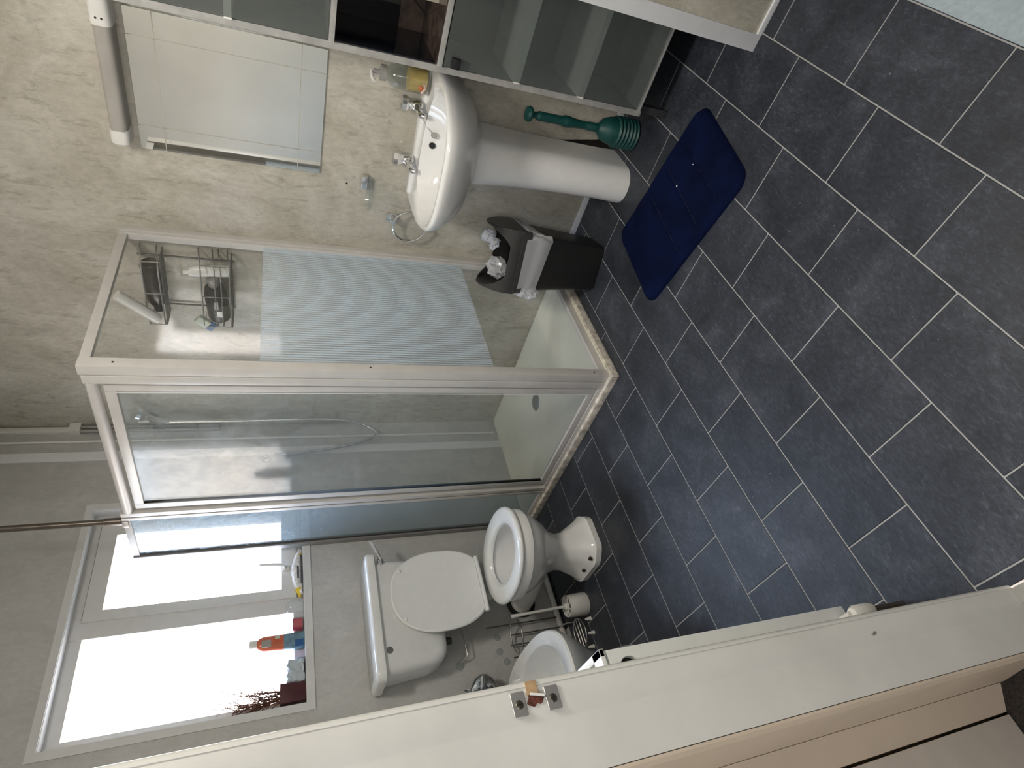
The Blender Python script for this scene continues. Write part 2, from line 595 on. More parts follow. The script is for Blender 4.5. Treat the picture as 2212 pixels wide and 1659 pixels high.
# ------------------------------------------------------------------ room shell
fl = struct(MB().box(XD - 0.0, XB + 0.1, YF, YB + 0.1, -0.06, -0.0016).done('floor', 'grout', smooth=0), 'bathroom floor of dark slate tiles with pale joints')
TW, TL, GAP = 0.2, 0.33478, 0.0034
cache = {}
for r in range(-1, 14):
    y0, y1 = r * TW + GAP / 2, (r + 1) * TW - GAP / 2
    y0, y1 = max(y0, -0.2), min(y1, YB)
    if y1 - y0 < 0.01:
        continue
    offr = (0.0 + (r - 1) * 0.2009)
    for k in range(-8, 10):
        xa = offr - k * TL
        xb = xa + TL
        xa, xb = xa + GAP / 2, xb - GAP / 2
        xa, xb = max(xa, XD), min(xb, XB)
        if xb - xa < 0.012:
            continue
        if xa > 0.02 and y0 > 1.49:
            continue
        key = (round(xb - xa, 4), round(y1 - y0, 4))
        base = (xa, y0, 0)
        if key in cache:
            o = bpy.data.objects.new('tile', cache[key])
            COL.objects.link(o)
            o.parent = fl
            o.location = base
        else:
            mb = MB().box(0, xb - xa, 0, y1 - y0, -0.004, 0.0, 0.0012, 1)
            o = mb.done('tile', 'tile', None, smooth=30)
            o.parent = fl
            o.location = base
            cache[key] = o.data

wr = struct(MB().box(XB, XB + 0.1, YF, YB + 0.1, 0, ZC).done('wall_right', 'marble', smooth=0), 'beige marble-effect laminate wall behind basin and mirror')
mb = MB()
y0, y1 = YB, YB + 0.12
mb.box(XD - 0.11, WX0, y0, y1, 0, ZC).box(WX1, XB + 0.1, y0, y1, 0, ZC).box(WX0, WX1, y0, y1, 0, WZ0).box(WX0, WX1, y0, y1, WZ1, ZC)
wb = struct(mb.done('wall_back', 'marble_back', smooth=0), 'grey mottled laminate wall around the window')
mb = MB()
mb.box(XH, XD, 0.752, YB + 0.1, 0, ZC).box(XH, XD, YF, -0.10, 0, ZC).box(XH, XD, -0.10, 0.742, 2.02, ZC)
struct(mb.done('wall_left', 'paint', smooth=0), 'painted wall beside the doorway')
struct(MB().box(XH, XB + 0.1, YF - 0.1, YF, 0, ZC).done('wall_front', 'paint', smooth=0))
struct(MB().box(-3.0, XB + 0.1, YF - 0.7, YB + 0.1, ZC, ZC + 0.08).done('ceiling', 'ceiling', smooth=0))
# hall outside the door
struct(MB().box(-3.0, XD - 0.032, -1.4, 3.0, -0.06, -0.002).done('floor_hall', 'carpet', smooth=0), 'dark hall carpet')
struct(MB().box(-3.1, -3.0, -1.4, 1.2, 0, ZC).done('wall_hall_far', 'hall', smooth=0))
struct(MB().box(-3.0, XH, -1.5, -1.4, 0, ZC).done('wall_hall_front', 'hall', smooth=0))
struct(MB().box(-3.0, XH, 1.02, 1.12, 0, ZC).done('wall_hall_back', 'hall', smooth=0))
struct(MB().box(XH - 0.02, XH, -1.4, -0.75, 0, ZC).done('wall_hall_side', 'hall', smooth=0))

# partition at the end of the bath
pw = struct(MB().box(0.196, 0.236, YF, 0.250, 0, ZC).done('wall_partition', 'marble', smooth=0), 'marble-effect partition ending beside the dark cabinet')
struct(MB().box(0.190, 0.242, 0.207, 0.253, 0, ZC, 0.002).done('trim_1', 'trimw'), 'white plastic corner strip on the partition edge')
struct(MB().box(0.188, 0.196, -0.72, 0.207, 0, 0.017, 0.002).done('baseboard_partition', 'trimw'))
# baseboard strip under the basin wall
struct(MB().box(XB - 0.008, XB, 0.60, 0.735, 0, 0.026, 0.002).done('baseboard_right', 'trimw'))
struct(MB().box(XB - 0.008, XB, 0.865, 1.44, 0, 0.026, 0.002).done('baseboard_right', 'trimw'), 'white plastic skirting strip behind the bin')
# dark of the broken panel hole behind the pedestal, painted on a flat plate
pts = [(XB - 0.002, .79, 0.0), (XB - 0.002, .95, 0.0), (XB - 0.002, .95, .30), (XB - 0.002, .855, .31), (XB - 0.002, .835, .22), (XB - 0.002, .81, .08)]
MB().prism(pts, (0.002, 0, 0)).done('hole_shade', 'hole_dark', wr, smooth=0, label='painted dark of the broken panel gap behind the pedestal')
MB().box(XB - 0.004, XB, 0.775, 0.79, 0.01, 0.04).done('filler_patch', 'pink', wr, smooth=0)
MB().cyl((XB - 0.001, 1.168, 1.077), (XB + 0.002, 1.168, 1.077), 0.004, seg=10).done('screw_hole', 'black', wr)

# trunking, pipes and batten strips in the back corner
struct(MB().box(0.722, 0.752, YB - 0.014, YB, 2.26, ZC, 0.003).done('trim_2', 'whitep'), 'white cable trunking in the corner over the shower')
struct(MB().cyl((0.664, YB - 0.006, 0.05), (0.664, YB - 0.006, ZC), 0.006, seg=10).done('trim_3', 'whitep'))
struct(MB().box(0.548, 0.600, YB - 0.008, YB, 0.03, ZC, 0.002).done('trim_4', 'trimw'), 'flat white batten over the panel joint')
jb = thing('cable_junction', 'small cream cable box with two cables at top of shower corner', 'box', (0.735, YB - 0.014, 2.23))
MB().box(0.712, 0.762, YB - 0.034, YB, 2.215, 2.262, 0.003).done('housing', 'whitep', jb)
for xx in (0.722, 0.748):
    MB().cyl((xx, YB - 0.016, 1.6), (xx, YB - 0.016, 2.22), 0.008, seg=10).done('cable', 'cap', jb)

# ------------------------------------------------------------------ window
win = struct(MB().box(WX0 - 0.03, WX1 + 0.03, YB - 0.006, YB, WZ0 - 0.032, WZ0 - 0.0).box(WX0 - 0.03, WX0, YB - 0.006, YB, WZ0, WZ1 + 0.028).box(WX1, WX1 + 0.03, YB - 0.006, YB, WZ0, WZ1 + 0.028).box(WX0, WX1, YB - 0.006, YB, WZ1, WZ1 + 0.028).done('window_1', 'upvc', smooth=0), 'white plastic window with one fixed and one opening light')
yb = YB + 0.118
# reveal lining
mb = MB()
mb.box(WX0, WX1, YB, yb, WZ0 - 0.012, WZ0 + 0.002).box(WX0 - 0.01, WX0 + 0.002, YB, yb, WZ0, WZ1).box(WX1 - 0.002, WX1 + 0.01, YB, yb, WZ0, WZ1).box(WX0, WX1, YB, yb, WZ1 - 0.002, WZ1 + 0.01)
mb.done('reveal_lining', 'upvc', win, smooth=0)
FY0, FY1 = YB + 0.055, YB + 0.115
ft = 0.05
mb = MB()
mb.box(WX0, WX0 + 0.035, FY0, FY1, WZ0, WZ1).box(WX1 - ft, WX1, FY0, FY1, WZ0, WZ1)
mb.box(WX0 + 0.035, WX1 - ft, FY0, FY1, WZ0, WZ0 + 0.045).box(WX0 + 0.035, WX1 - ft, FY0, FY1, WZ1 - ft, WZ1)
mb.done('outer_frame', 'upvc', win, smooth=0)
MB().box(-0.303, -0.222, FY0 - 0.004, FY1, WZ0, WZ1, 0.004).done('mullion', 'upvc', win)
SX0, SX1, SZ0, SZ1 = -0.235, 0.225, WZ0 + 0.030, WZ1 - 0.038
mb = MB()
SF = FY1 - 0.002
mb.box(SX0, SX0 + 0.045, FY0 - 0.012, SF, SZ0, SZ1).box(SX1 - 0.065, SX1, FY0 - 0.012, SF, SZ0, SZ1)
mb.box(SX0 + 0.045, SX1 - 0.065, FY0 - 0.012, SF, SZ0, SZ0 + 0.065).box(SX0 + 0.045, SX1 - 0.065, FY0 - 0.012, SF, SZ1 - 0.065, SZ1)
sash = mb.done('sash', 'upvc', win, smooth=0)
mb = MB()
g = 0.004
mb.box(SX0 - g, SX1 + g, FY0 - 0.002, FY0 + 0.002, SZ1, SZ1 + g).box(SX1, SX1 + g, FY0 - 0.002, FY0 + 0.002, SZ0, SZ1)
mb.done('gasket', 'seal', win, smooth=0)
MB().box(WX0 + 0.03, -0.30, FY1 - 0.03, FY1 - 0.026, WZ0 + 0.04, WZ1 - ft + 0.005).done('pane', 'g_window', win, smooth=0)
MB().box(SX0 + 0.04, SX1 - 0.06, FY1 - 0.03, FY1 - 0.026, SZ0 + 0.06, SZ1 - 0.06).done('pane', 'g_window', sash, smooth=0)
mb = MB().box(-0.10, -0.075, FY0 - 0.022, FY0 - 0.011, 1.262, 1.30, 0.003)
mb.tube([(-0.088, FY0 - 0.02, 1.28), (-0.088, FY0 - 0.045, 1.285), (-0.084, FY0 - 0.048, 1.31), (-0.078, FY0 - 0.048, 1.39)], [.008, .008, .008, .006], 8)
mb.done('handle', 'whitep', sash)

# ------------------------------------------------------------------ door frame, strike plate, hall woodwork
JY = 0.738
dj = struct(MB().prism([(XD + 0.004, JY + 0.03, 0), (XD + 0.004, JY + 0.004, 0), (XD + 0.002, JY + 0.001, 0), (XD - 0.001, JY, 0), (XD - 0.034, JY, 0), (XD - 0.042, JY + 0.0035, 0), (XD - 0.046, JY + 0.004, 0), (XH + 0.001, JY + 0.004, 0), (XH + 0.001, JY + 0.03, 0)], (0, 0, 2.02)).done('door_1', 'jamb', smooth=40), 'thickly painted white door lining of the bathroom doorway')
M['bead'] = mat('gloss_paint_bead', (0.60, 0.60, 0.575), 0.12, var=0.03, coat=0.6)
MB().prism([(XD - .002, JY + .006, 0)] + [(XD - .002 + .0075 * math.cos(a_), JY + .0065 + .0075 * math.sin(a_), 0) for a_ in [math.radians(-95 + 110 * k / 10) for k in range(11)]], (0, 0, 2.02)).done('rounded_edge', 'bead', dj, smooth=60)
MB().box(XH, XD, -0.12, -0.10, 0, 2.02).box(XH, XD, -0.12, JY + 0.02, 2.02, 2.045).done('lining', 'jamb', dj, smooth=0)
prof = [(XH, .742), (XH - .004, .742), (XH - .009, .747), (XH - .011, .760), (XH - .012, .80), (XH - .018, .85), (XH - .021, .875), (XH - .020, .884), (XH, .884)]
MB().prism([(x, y, 0) for x, y in prof], (0, 0, 2.08)).done('architrave', 'tan', dj, smooth=25)
struct(MB().box(XD - 0.034, XD - 0.004, -0.10, JY, -0.004, 0.006, 0.004).done('trim_5', 'cap'), 'pale threshold strip in the doorway')
# neighbouring door frame in the hall
d2 = struct(MB().prism([(XH - .021, .884, 0), (XH - .021, 1.0, 0), (XH - .072, 1.0, 0), (XH - .066, .912, 0)], (0, 0, 2.08)).done('door_2', 'tan', smooth=20), 'dark cream hall door frame beside the bathroom door')
MB().box(-2.25, XH - 0.071, .908, .945, 0.004, 2.03, 0.003).done('door_leaf', 'doorp', d2)
# strike plate
yk = JY - 0.001
sk = thing('strike_plate', 'old steel strike plate with two screws on the white door frame', 'strike plate', (-1.322, JY, 1.035))
for zc in (1.057, 1.010):
    pl_ = MB().box(-1.335, -1.307, yk - 0.0015, yk + 0.0005, zc - 0.0095, zc + 0.0095, 0.0006, 1).done('plate', 'plate', sk)
    mb = MB().lathe([(0.0, 0.0012), (0.004, 0.0012), (0.0055, 0.0)], (-1.322, yk - 0.0015, zc), (0, -1, 0), 16)
    mb.done('screw', 'screw', pl_)
    mb = MB().box(-1.3255, -1.3185, yk - 0.0031, yk - 0.0026, zc - 0.0006, zc + 0.0006).box(-1.3226, -1.3214, yk - 0.0031, yk - 0.0026, zc - 0.0035, zc + 0.0035)
    mb.done('screw_slot', 'black', pl_, smooth=0)
mb = MB()
ring = []
for k in range(22):
    a = 2 * PI * k / 22
    rr = 0.0105 * (1 + 0.22 * math.sin(3 * a + 1) + 0.12 * math.sin(7 * a))
    ring.append((-1.3165 + rr * math.cos(a) * 1.0, yk - 0.0008, 1.034 + rr * 1.0 * math.sin(a)))
mb.prism(ring, (0, 0.0018, 0))
mb.done('keep_hole', 'rust', sk, smooth=0, label='rusty brown keep hole')
MB().box(-1.313, -1.297, yk - 0.0016, yk + 0.001, 1.028, 1.043).done('bare_wood', 'wood', sk, smooth=0)
MB().obox((-1.3145, yk - 0.002, 1.0305), (0.003, 0.0016, 0.019), Matrix.Rotation(0.25, 3, 'Y')).done('keep_bar', 'whitep', sk)

# ------------------------------------------------------------------ bath (only its rim shows)
bt = thing('bath', 'pale acrylic bath rim at the picture edge beside the dark floor', 'bath', (-0.5, -0.4, 0))
rim_o = rrect(-1.285, 0.17, -0.74, -0.0112, 0.52, 0.03)
mb = MB()
ins = rrect(-1.21, 0.09, -0.67, -0.085, 0.52, 0.10)
mb.loft([[p - Vector((0, 0, .05)) for p in rim_o], [p - Vector((0, 0, .004)) for p in rim_o], rim_o, ins, [Vector((-.56 + (p.x + .56) * .95, -.38 + (p.y + .38) * .85, .40)) for p in ins], [Vector((-.56 + (p.x + .56) * .88, -.38 + (p.y + .38) * .68, .16)) for p in ins], [Vector((-.56 + (p.x + .56) * .8, -.38 + (p.y + .38) * .5, .14)) for p in ins]], True, False, True)
mb.done('tub', 'bath', bt)
MB().box(-1.28, 0.165, -0.055, -0.045, 0.0, 0.475).done('bath_panel', 'whitep', bt, smooth=0)

# ------------------------------------------------------------------ radiator
rd = thing('radiator', 'white panel radiator seen end-on past the door frame', 'radiator', (-1.235, 1.45, 0.13))
RY0, RY1, RZ0, RZ1 = 1.0, 1.95, 0.135, 0.775
mb = MB().box(-1.211, -1.2, RY0 + .004, RY1, RZ0, RZ1 - .004, .003)
mb.done('front_panel', 'radi', rd)
MB().box(-1.275, -1.264, RY0 + .004, RY1, RZ0, RZ1 - .004, .003).done('back_panel', 'radi', rd)
# end cover with the round opening around the valve
mb = MB()
cx, cz, rr = -1.242, 0.722, 0.024
n = 24
sq = []
for k in range(n):
    a = 2 * PI * k / n
    c, s_ = math.cos(a), math.sin(a)
    tt = min((0.0345 / abs(c)) if abs(c) > 1e-6 else 9, (0.035 / abs(s_)) if abs(s_) > 1e-6 else 9)
    sq.append((c * tt, s_ * tt))
circ = [(math.cos(2 * PI * k / n) * rr, math.sin(2 * PI * k / n) * rr) for k in range(n)]
for ya in (RY0,):
    r1 = [(cx + p[0] + 0.005, ya, cz + p[1]) for p in sq]
    r2 = [(cx + p[0], ya, cz + p[1]) for p in circ]
    mb.loft([[(p[0], ya + .006, p[2]) for p in r2], r2, r1, [(p[0], ya + .006, p[2]) for p in r1]], True, False, False)
mb.box(-1.2715, -1.2025, RY0, RY0 + .006, RZ0 + .004, cz - .035)
mb.box(-1.2715, -1.2025, RY0, RY0 + .006, cz + .035, RZ1 - .012)
mb.done('end_cover', 'radi', rd, smooth=20)
MB().lathe([(0, 0), (.0245, 0), (.0245, .001), (0, .001)], (cx, RY0 + .013, cz), (0, -1, 0), 24).done('recess_shade', 'black', rd)  # black disc put in as the shade inside the round opening
MB().lathe([(0.013, 0), (0.0145, .004), (0.0145, .010), (0.010, .014), (0.0, .014)], (cx, RY0 + .012, cz), (0, -1, 0), 20).done('bleed_plug', 'cap', rd)
MB().box(-1.27, -1.205, RY0 + .02, RY1 - .02, RZ0 + .01, RZ0 + .05).done('convector_core', 'seal', rd, smooth=0)
mb = MB().box(-1.212, -1.198, RY0 - .002, RY1, RZ1 - .006, RZ1 + .003, .001).box(-1.278, -1.266, RY0 - .002, RY1, RZ1 - .006, RZ1 + .003, .001)
mb.box(-1.278, -1.198, RY0 - .002, RY0 + .032, RZ1 - .006, RZ1 + .003, .001)
for k in range(14):
    yy = RY0 + .075 + k * .06
    mb.box(-1.268, -1.210, yy, yy + .012, RZ1 - .004, RZ1 + .001)
mb.done('top_grille', 'radi', rd)
mb = MB().cyl((-1.236, RY0 + .01, RZ0 + .03), (-1.236, RY0 - .035, RZ0 + .03), 0.012, seg=14)
mb.lathe([(0.0, 0), (.015, 0), (.017, .01), (.017, .05), (.012, .06), (0, .06)], (-1.232, RY0 - .035, RZ0 - .03), (0, 0, 1), 16)
vv = mb.done('valve', 'whitep', rd)
MB().cyl((-1.232, RY0 - .035, 0), (-1.232, RY0 - .035, RZ0 - .025), 0.0075, seg=12).done('pipe', 'pole', rd)

# ------------------------------------------------------------------ shower enclosure
EH = 1.893
FYp = 1.475
se = thing('shower_enclosure', 'cream-framed glass shower enclosure with door in the room corner', 'shower enclosure', (0.38, 2.07, 0.03))
zb = 0.032
MB().box(-0.004, 0.036, FYp - 0.006, FYp + 0.034, zb, EH, 0.004).done('corner_post', 'frame', se)
MB().box(-0.006, 0.016, FYp + 0.036, FYp + 0.070, zb, EH - .006, 0.003).done('hinge_post', 'frame', se)
MB().box(0.722, XB, FYp - 0.004, FYp + 0.026, zb, EH, 0.003).done('wall_profile', 'frame', se)
MB().box(0.735, XB, FYp - 0.010, FYp + 0.0, zb, EH, 0.002).done('profile_cover', 'frame', se)
MB().box(0.03, 0.73, FYp, FYp + 0.024, EH - 0.030, EH, 0.003).done('top_rail', 'frame', se)
MB().box(0.03, 0.73, FYp, FYp + 0.024, zb, zb + 0.034, 0.003).done('bottom_rail', 'frame', se)
MB().box(0.03, 0.73, FYp + 0.010, FYp + 0.015, zb + .03, EH - .028).done('fixed_pane', 'g_front', se, smooth=0)
mb = MB()
k = 0
x = 0.040
while x < 0.720:
    mb.box(x, x + 0.0065, FYp + 0.0075, FYp + 0.0098, 0.535, 1.386)
    x += 0.0125
mb.done('frosted_stripes', 'g_band', se, smooth=0, kind='stuff', label='band of fine frosted stripes')
for zz in (1.80, 1.02, 0.10):
    MB().lathe([(0.0, .001), (.003, .001), (.004, 0)], (0.016, FYp - .006, zz), (0, -1, 0), 10).done('screw', 'black', se)
# door side, plane x = 0
MB().cyl((0.010, FYp + .07, EH - .026), (0.010, 2.286, EH - .026), 0.0185, seg=20).done('top_tube', 'frame', se)
dz1 = EH - .056
mb = MB().box(0.0, 0.020, 1.556, 1.586, zb + .022, dz1, .003).box(0.0, 0.020, 2.232, 2.262, zb + .022, dz1, .003)
mb.box(0.0, 0.020, 1.586, 2.232, dz1 - .032, dz1, .003).box(0.0, 0.020, 1.586, 2.232, zb + .022, zb + .052, .003)
dr = mb.done('door', 'frame', se)
MB().box(0.008, 0.013, 1.583, 2.235, zb + .05, dz1 - .03).done('pane', 'g_door', dr, smooth=0)
MB().box(-0.002, 0.0, 1.588, 1.591, zb + .05, dz1 - .03).done('edge_strip', 'upvc', dr, smooth=0)
MB().box(-0.004, 0.022, FYp + .07, 2.29, zb - .004, zb + .020, .003).done('door_threshold', 'frame', se)
mb = MB().box(-0.006, 0.024, 2.288, 2.312, zb, EH, .003)
mb.done('door_post', 'frame', se)
MB().box(-0.003, 0.020, 2.3125, 2.3185, zb, EH, .0).done('post_seal', 'seal', se, smooth=0)
MB().box(-0.006, 0.024, 2.319, 2.338, zb, EH, .003).done('door_post', 'frame', se)
MB().box(0.0, 0.018, 2.336, 2.636, EH - .026, EH, .002).done('side_top_rail', 'frame_shaded', se)
MB().box(0.0, 0.018, 2.336, 2.636, zb, zb + .022, .002).done('side_bottom_rail', 'frame', se)
MB().box(0.006, 0.011, 2.337, 2.632, zb + .02, EH - .022).done('side_pane', 'g_side', se, smooth=0)
MB().box(-0.006, 0.022, 2.634, YB - .0005, zb, EH, .003).done('side_wall_profile', 'frame_shaded', se)
MB().box(0.002, 0.016, 2.626, 2.634, zb, EH, .0).done('side_seal', 'seal', se, smooth=0)
mb = MB().cyl((0.004, 2.352, EH), (0.004, 2.352, EH + .06), 0.0155, seg=14)
mb.box(-0.008, 0.016, 2.338, 2.385, EH - .02, EH + .004, .002)
mb.done('pole_clamp', 'pole', se)
MB().cyl((0.004, 2.352, EH + .03), (0.004, 2.352, ZC), 0.0125, seg=14).done('stay_pole', 'pole', se, label='dark bronze stay pole up to the ceiling')

ty = thing('shower_tray', 'low cream shower tray with round grey drain', 'shower tray', (0.38, 2.07, 0))
X0, X1, Y0, Y1 = -0.012, XB - .001, FYp - .014, YB - .001
a = rrect(X0, X1, Y0, Y1, 0, .012, 3)
mb = MB()
mb.loft([a, [p + Vector((0, 0, .026)) for p in a], rrect(X0 + .004, X1 - .002, Y0 + .004, Y1 - .002, .031, .012, 3), rrect(X0 + .045, X1 - .02, Y0 + .045, Y1 - .02, .031, .03, 3), rrect(X0 + .06, X1 - .03, Y0 + .06, Y1 - .03, .020, .05, 3), rrect(.33, .43, 2.03, 2.15, .014, .04, 3)])
mb.done('basin_floor', 'tray', ty)
MB().lathe([(0, .005), (.040, .005), (.046, .0)], (0.435, 2.122, .0155), (0, 0, 1), 24).done('drain', 'drain', ty)
mb = MB().box(X0 - .008, X0 + .012, Y0 - .004, 2.62, 0.0, .034, .004).box(X0 - .008, .722, Y0 - .010, Y0 + .006, 0, .034, .004)
mb.done('silicone_bead', 'silicone', ty, label='stained silicone sealing strip')

# shower fittings inside
sh = thing('shower_riser', 'chrome shower riser rail with handset and looping hose inside the enclosure', 'shower', (0.744, 2.58, 1.0))
MB().cyl((0.720, 2.58, 0.98), (0.720, 2.58, 1.96), 0.009, seg=14).done('riser_rail', 'chrome', sh)
for zz in (1.0, 1.93):
    MB().cyl((0.720, 2.58, zz), (XB - .001, 2.58, zz), 0.012, seg=14).done('rail_bracket', 'chrome', sh)
mb = MB().cyl((0.715, 2.575, 1.86), (0.690, 2.545, 1.90), .014, seg=14)
mb.lathe([(0, 0), (.011, 0), (.013, .10), (.030, .135), (.040, .145), (.038, .162), (0, .162)], (0.700, 2.565, 1.83), (-.12, -.62, .85), 18)
mb.done('handset', 'chrome', sh)
hose = [(0.700, 2.565, 1.83), (.705, 2.568, 1.5), (.715, 2.57, 1.15), (.71, 2.58, .95), (.68, 2.60, .84), (.63, 2.605, .79), (.58, 2.615, .88), (.544, 2.625, 1.08), (.526, 2.64, 1.36)]
pts = []
for i in range(len(hose) - 1):
    p0, p1, p2, p3 = (Vector(hose[max(i - 1, 0)]), Vector(hose[i]), Vector(hose[i + 1]), Vector(hose[min(i + 2, len(hose) - 1)]))
    for q in range(6):
        tt = q / 6
        pts.append(0.5 * ((2 * p1) + (p2 - p0) * tt + (2 * p0 - 5 * p1 + 4 * p2 - p3) * tt * tt + (3 * p1 - p0 - 3 * p2 + p3) * tt ** 3))
MB().tube(pts, 0.007, 8).done('hose', 'steel', sh)
MB().lathe([(.024, 0), (.022, .006), (.010, .010), (.009, .024), (0, .024)], (.526, YB - .0005, 1.37), (0, -1, 0), 20).done('hose_outlet', 'chrome', sh)

# wire caddy
ca = thing('wire_caddy', 'two-tier chrome wire caddy hung on shower wall', 'caddy', (XB, 1.71, 1.5))
for yy in (1.586, 1.834):
    MB().tube([(XB - .010, yy, 1.50), (XB - .010, yy, 1.85)], .004).done('upright', 'darksteel', ca)


def basket(zs, zfloor):
    mb = MB()
    for z in zs:
        mb.tube([(XB - .010, 1.535, z + .012), (XB - .03, 1.538, z + .010), (XB - .112, 1.562, z), (XB - .118, 1.60, z), (XB - .118, 1.855, z), (XB - .108, 1.868, z), (XB - .010, 1.868, z)], .0032, 6)
    o = mb.done('basket_rail', 'steel', ca)
    mb = MB()
    for k in range(5):
        x = XB - .018 - k * .022
        mb.tube([(x, 1.545, zfloor), (x, 1.862, zfloor)], .0022, 6)
    for yy in (1.545, 1.70, 1.862):
        mb.tube([(XB - .010, yy, zfloor), (XB - .116, yy, zfloor), (XB - .118, yy, max(zs))], .0026, 6)
    mb.done('basket_floor', 'darksteel', ca)


basket((1.822, 1.765), 1.758)
basket((1.618, 1.568, 1.545, 1.512), 1.508)
b1 = thing('dark_bottle', 'dark brown bottle lying in the upper tier of shower caddy', 'bottle', (.70, 1.69, 1.762))
MB().lathe([(0, 0), (.032, 0), (.038, .01), (.038, .17), (.028, .20), (.016, .205)], (.70, 1.585, 1.800), (0, 1, -.03), 22).done('body', 'darkbottle', b1)
MB().lathe([(.018, 0), (.018, .035), (0, .035)], (.70, 1.789, 1.792), (0, 1, -.03), 18).done('cap', 'black', b1)
o = MB().lathe([(0, 0), (.017, 0), (.0215, .02), (.0215, .185), (0, .186)], (.640, 1.832, 1.785), (-.05, -.70, .72), 22).done('toothpaste_tube', 'whitep', base=(.64, 1.83, 1.785))
tag(o, 'long white tube leaning out of the upper tier of shower caddy', 'tube')
b2 = thing('white_tube', 'white squeezable tube standing in lower tier of shower caddy', 'tube', (.70, 1.615, 1.511))
MB().loft([oval(.70, 1.60, .020, .024, 1.511, 20), oval(.70, 1.602, .022, .026, 1.54, 20), oval(.70, 1.612, .020, .026, 1.64, 20), oval(.70, 1.617, .017, .019, 1.665, 20)]).done('body', 'whitep', b2)
MB().lathe([(.009, 0), (.009, .022), (0, .022)], (.70, 1.618, 1.664), (0, .05, 1), 14).done('nozzle', 'whitep', b2)
b3 = thing('black_bottle', 'black bottle with pale label slumped in lower tier of shower caddy', 'bottle', (.69, 1.75, 1.511))
MB().lathe([(.0, 0), (.040, 0), (.045, .012), (.045, .13), (.036, .165), (.018, .17)], (.69, 1.842, 1.559), (0, -1, .10), 24).done('body', 'black', b3)
MB().lathe([(.019, 0), (.022, .005), (.022, .04), (0, .042)], (.69, 1.673, 1.576), (0, -1, .10), 18).done('cap', 'cap', b3)
MB().box(.6435, .648, 1.775, 1.805, 1.545, 1.568).done('label', 'wrap', b3, smooth=0, label='small pale barcode label')
MB().box(.6435, .648, 1.725, 1.765, 1.56, 1.575).done('print', 'cap', b3, smooth=0)
b4 = thing('squeezed_tube', 'pale green tube with blue end poking out of shower caddy', 'tube', (.655, 1.83, 1.62))
d = Matrix.Rotation(-.9, 3, 'X')
MB().obox((.655, 1.842, 1.625), (.022, .055, .040), d, .006).done('body', 'palegreen', b4)
MB().obox(Vector((.655, 1.842, 1.625)) + d @ Vector((0, .040, 0)), (.012, .030, .044), d, .004).done('crimped_end', 'blue', b4)

# ------------------------------------------------------------------ mirror, shaver light, cabinet
mi = thing('wall_mirror', 'frameless wall mirror with engraved lines above the basin', 'mirror', (XB, 0.91, 1.18))
MB().box(XB - .007, XB - .001, .687, 1.138, 1.182, 1.781, .0008, 1).done('glass', 'mirror', mi, smooth=0)
for a_ in ((.687, 1.138, 1.7015, 1.7045), (.687, 1.138, 1.2635, 1.266), (1.0525, 1.0555, 1.182, 1.781), (.7655, .7680, 1.182, 1.781)):
    MB().box(XB - .0078, XB - .0068, *a_).done('engraved_line', 'etch', mi, smooth=0)

ll = thing('shaver_light', 'long wall light with grey diffuser and white end caps over mirror', 'light fitting', (XB, .9, 1.80))


def lsec(y, e=0.0):
    x0, x1, z0, z1 = XB - .078 + e, XB - .0005, 1.800 + e, 1.856 - e
    r = .018
    pts = []
    for cx, cz, a0 in ((x1 - .003, z1 - .003, 0), (x0 + r, z1 - r, 90), (x0 + r, z0 + r, 180), (x1 - .003, z0 + .003, 270)):
        rr = r if a0 in (90, 180) else .003
        for k in range(6):
            an = math.radians(a0 + 90 * k / 5)
            pts.append((cx + rr * math.cos(an), y, cz + rr * math.sin(an)))
    return pts


MB().loft([lsec(.735, .003), lsec(1.058, .003)]).done('diffuser', 'greyp', ll)
MB().loft([lsec(1.056), lsec(1.10), lsec(1.108, .006)]).done('end_cap', 'whitep', ll)
oc = MB().loft([lsec(.592, .006), lsec(.599), lsec(.737)]).done('end_cap', 'whitep', ll, label='white end cap with two-pin shaver socket')
mb = MB()
for zz in (1.837, 1.822):
    mb.cyl((XB - .0783, .716, zz), (XB - .0765, .716, zz), .0032, seg=12)
mb.done('socket_pin_hole', 'black', oc)

ch = thing('tall_cabinet', 'tall bathroom cabinet with smoked glass doors right of the basin', 'cabinet', (0.6, 0.33, 0.1))
CX0, CY0, CY1, CZ0, CZ1 = 0.458, 0.07, 0.588, 0.116, 1.92
MB().box(CX0, XB - .002, CY1 - .020, CY1, CZ0, CZ1, .001).done('side_panel', 'cabw', ch)
MB().box(CX0, XB - .002, CY0, CY0 + .02, CZ0, CZ1, .001).done('side_panel', 'cabw', ch)
MB().box(XB - .012, XB - .002, CY0, CY1, CZ0, 0.86).box(XB - .012, XB - .002, CY0, CY1, 1.21, CZ1).done('back_board', 'cabd', ch, smooth=0)
MB().box(CX0 - .012, XB - .004, CY0 + .02, CY1 - .02, 1.190, 1.206, .001).done('shelf', 'cabw', ch)
MB().box(CX0 - .012, XB - .004, CY0 + .02, CY1 - .02, .866, .882, .001).done('shelf', 'cabw', ch)
MB().box(CX0 - .010, XB - .004, CY0, CY1 - .02, CZ0 + .012, CZ0 + .020, .001).done('base_board', 'cabw', ch)
MB().box(CX0, XB - .004, CY0, CY1, CZ1 - .02, CZ1).done('top_board', 'cabw', ch, smooth=0)
for zz in (.612, .372, 1.47):
    MB().box(CX0 - .0086, XB - .02, CY0 + .02, CY1 - .02, zz - .010, zz + .010).done('inner_shelf', 'cabin', ch, smooth=0)
dl = MB().box(CX0 - .014, CX0 - .009, CY0 + .006, CY1 - .026, CZ0 + .03, .862).done('lower_door', 'g_cab', ch, smooth=0, label='smoked glass lower door')
MB().box(CX0 - .034, CX0 - .014, .530, .560, .815, .842, .003).done('knob', 'black', dl)
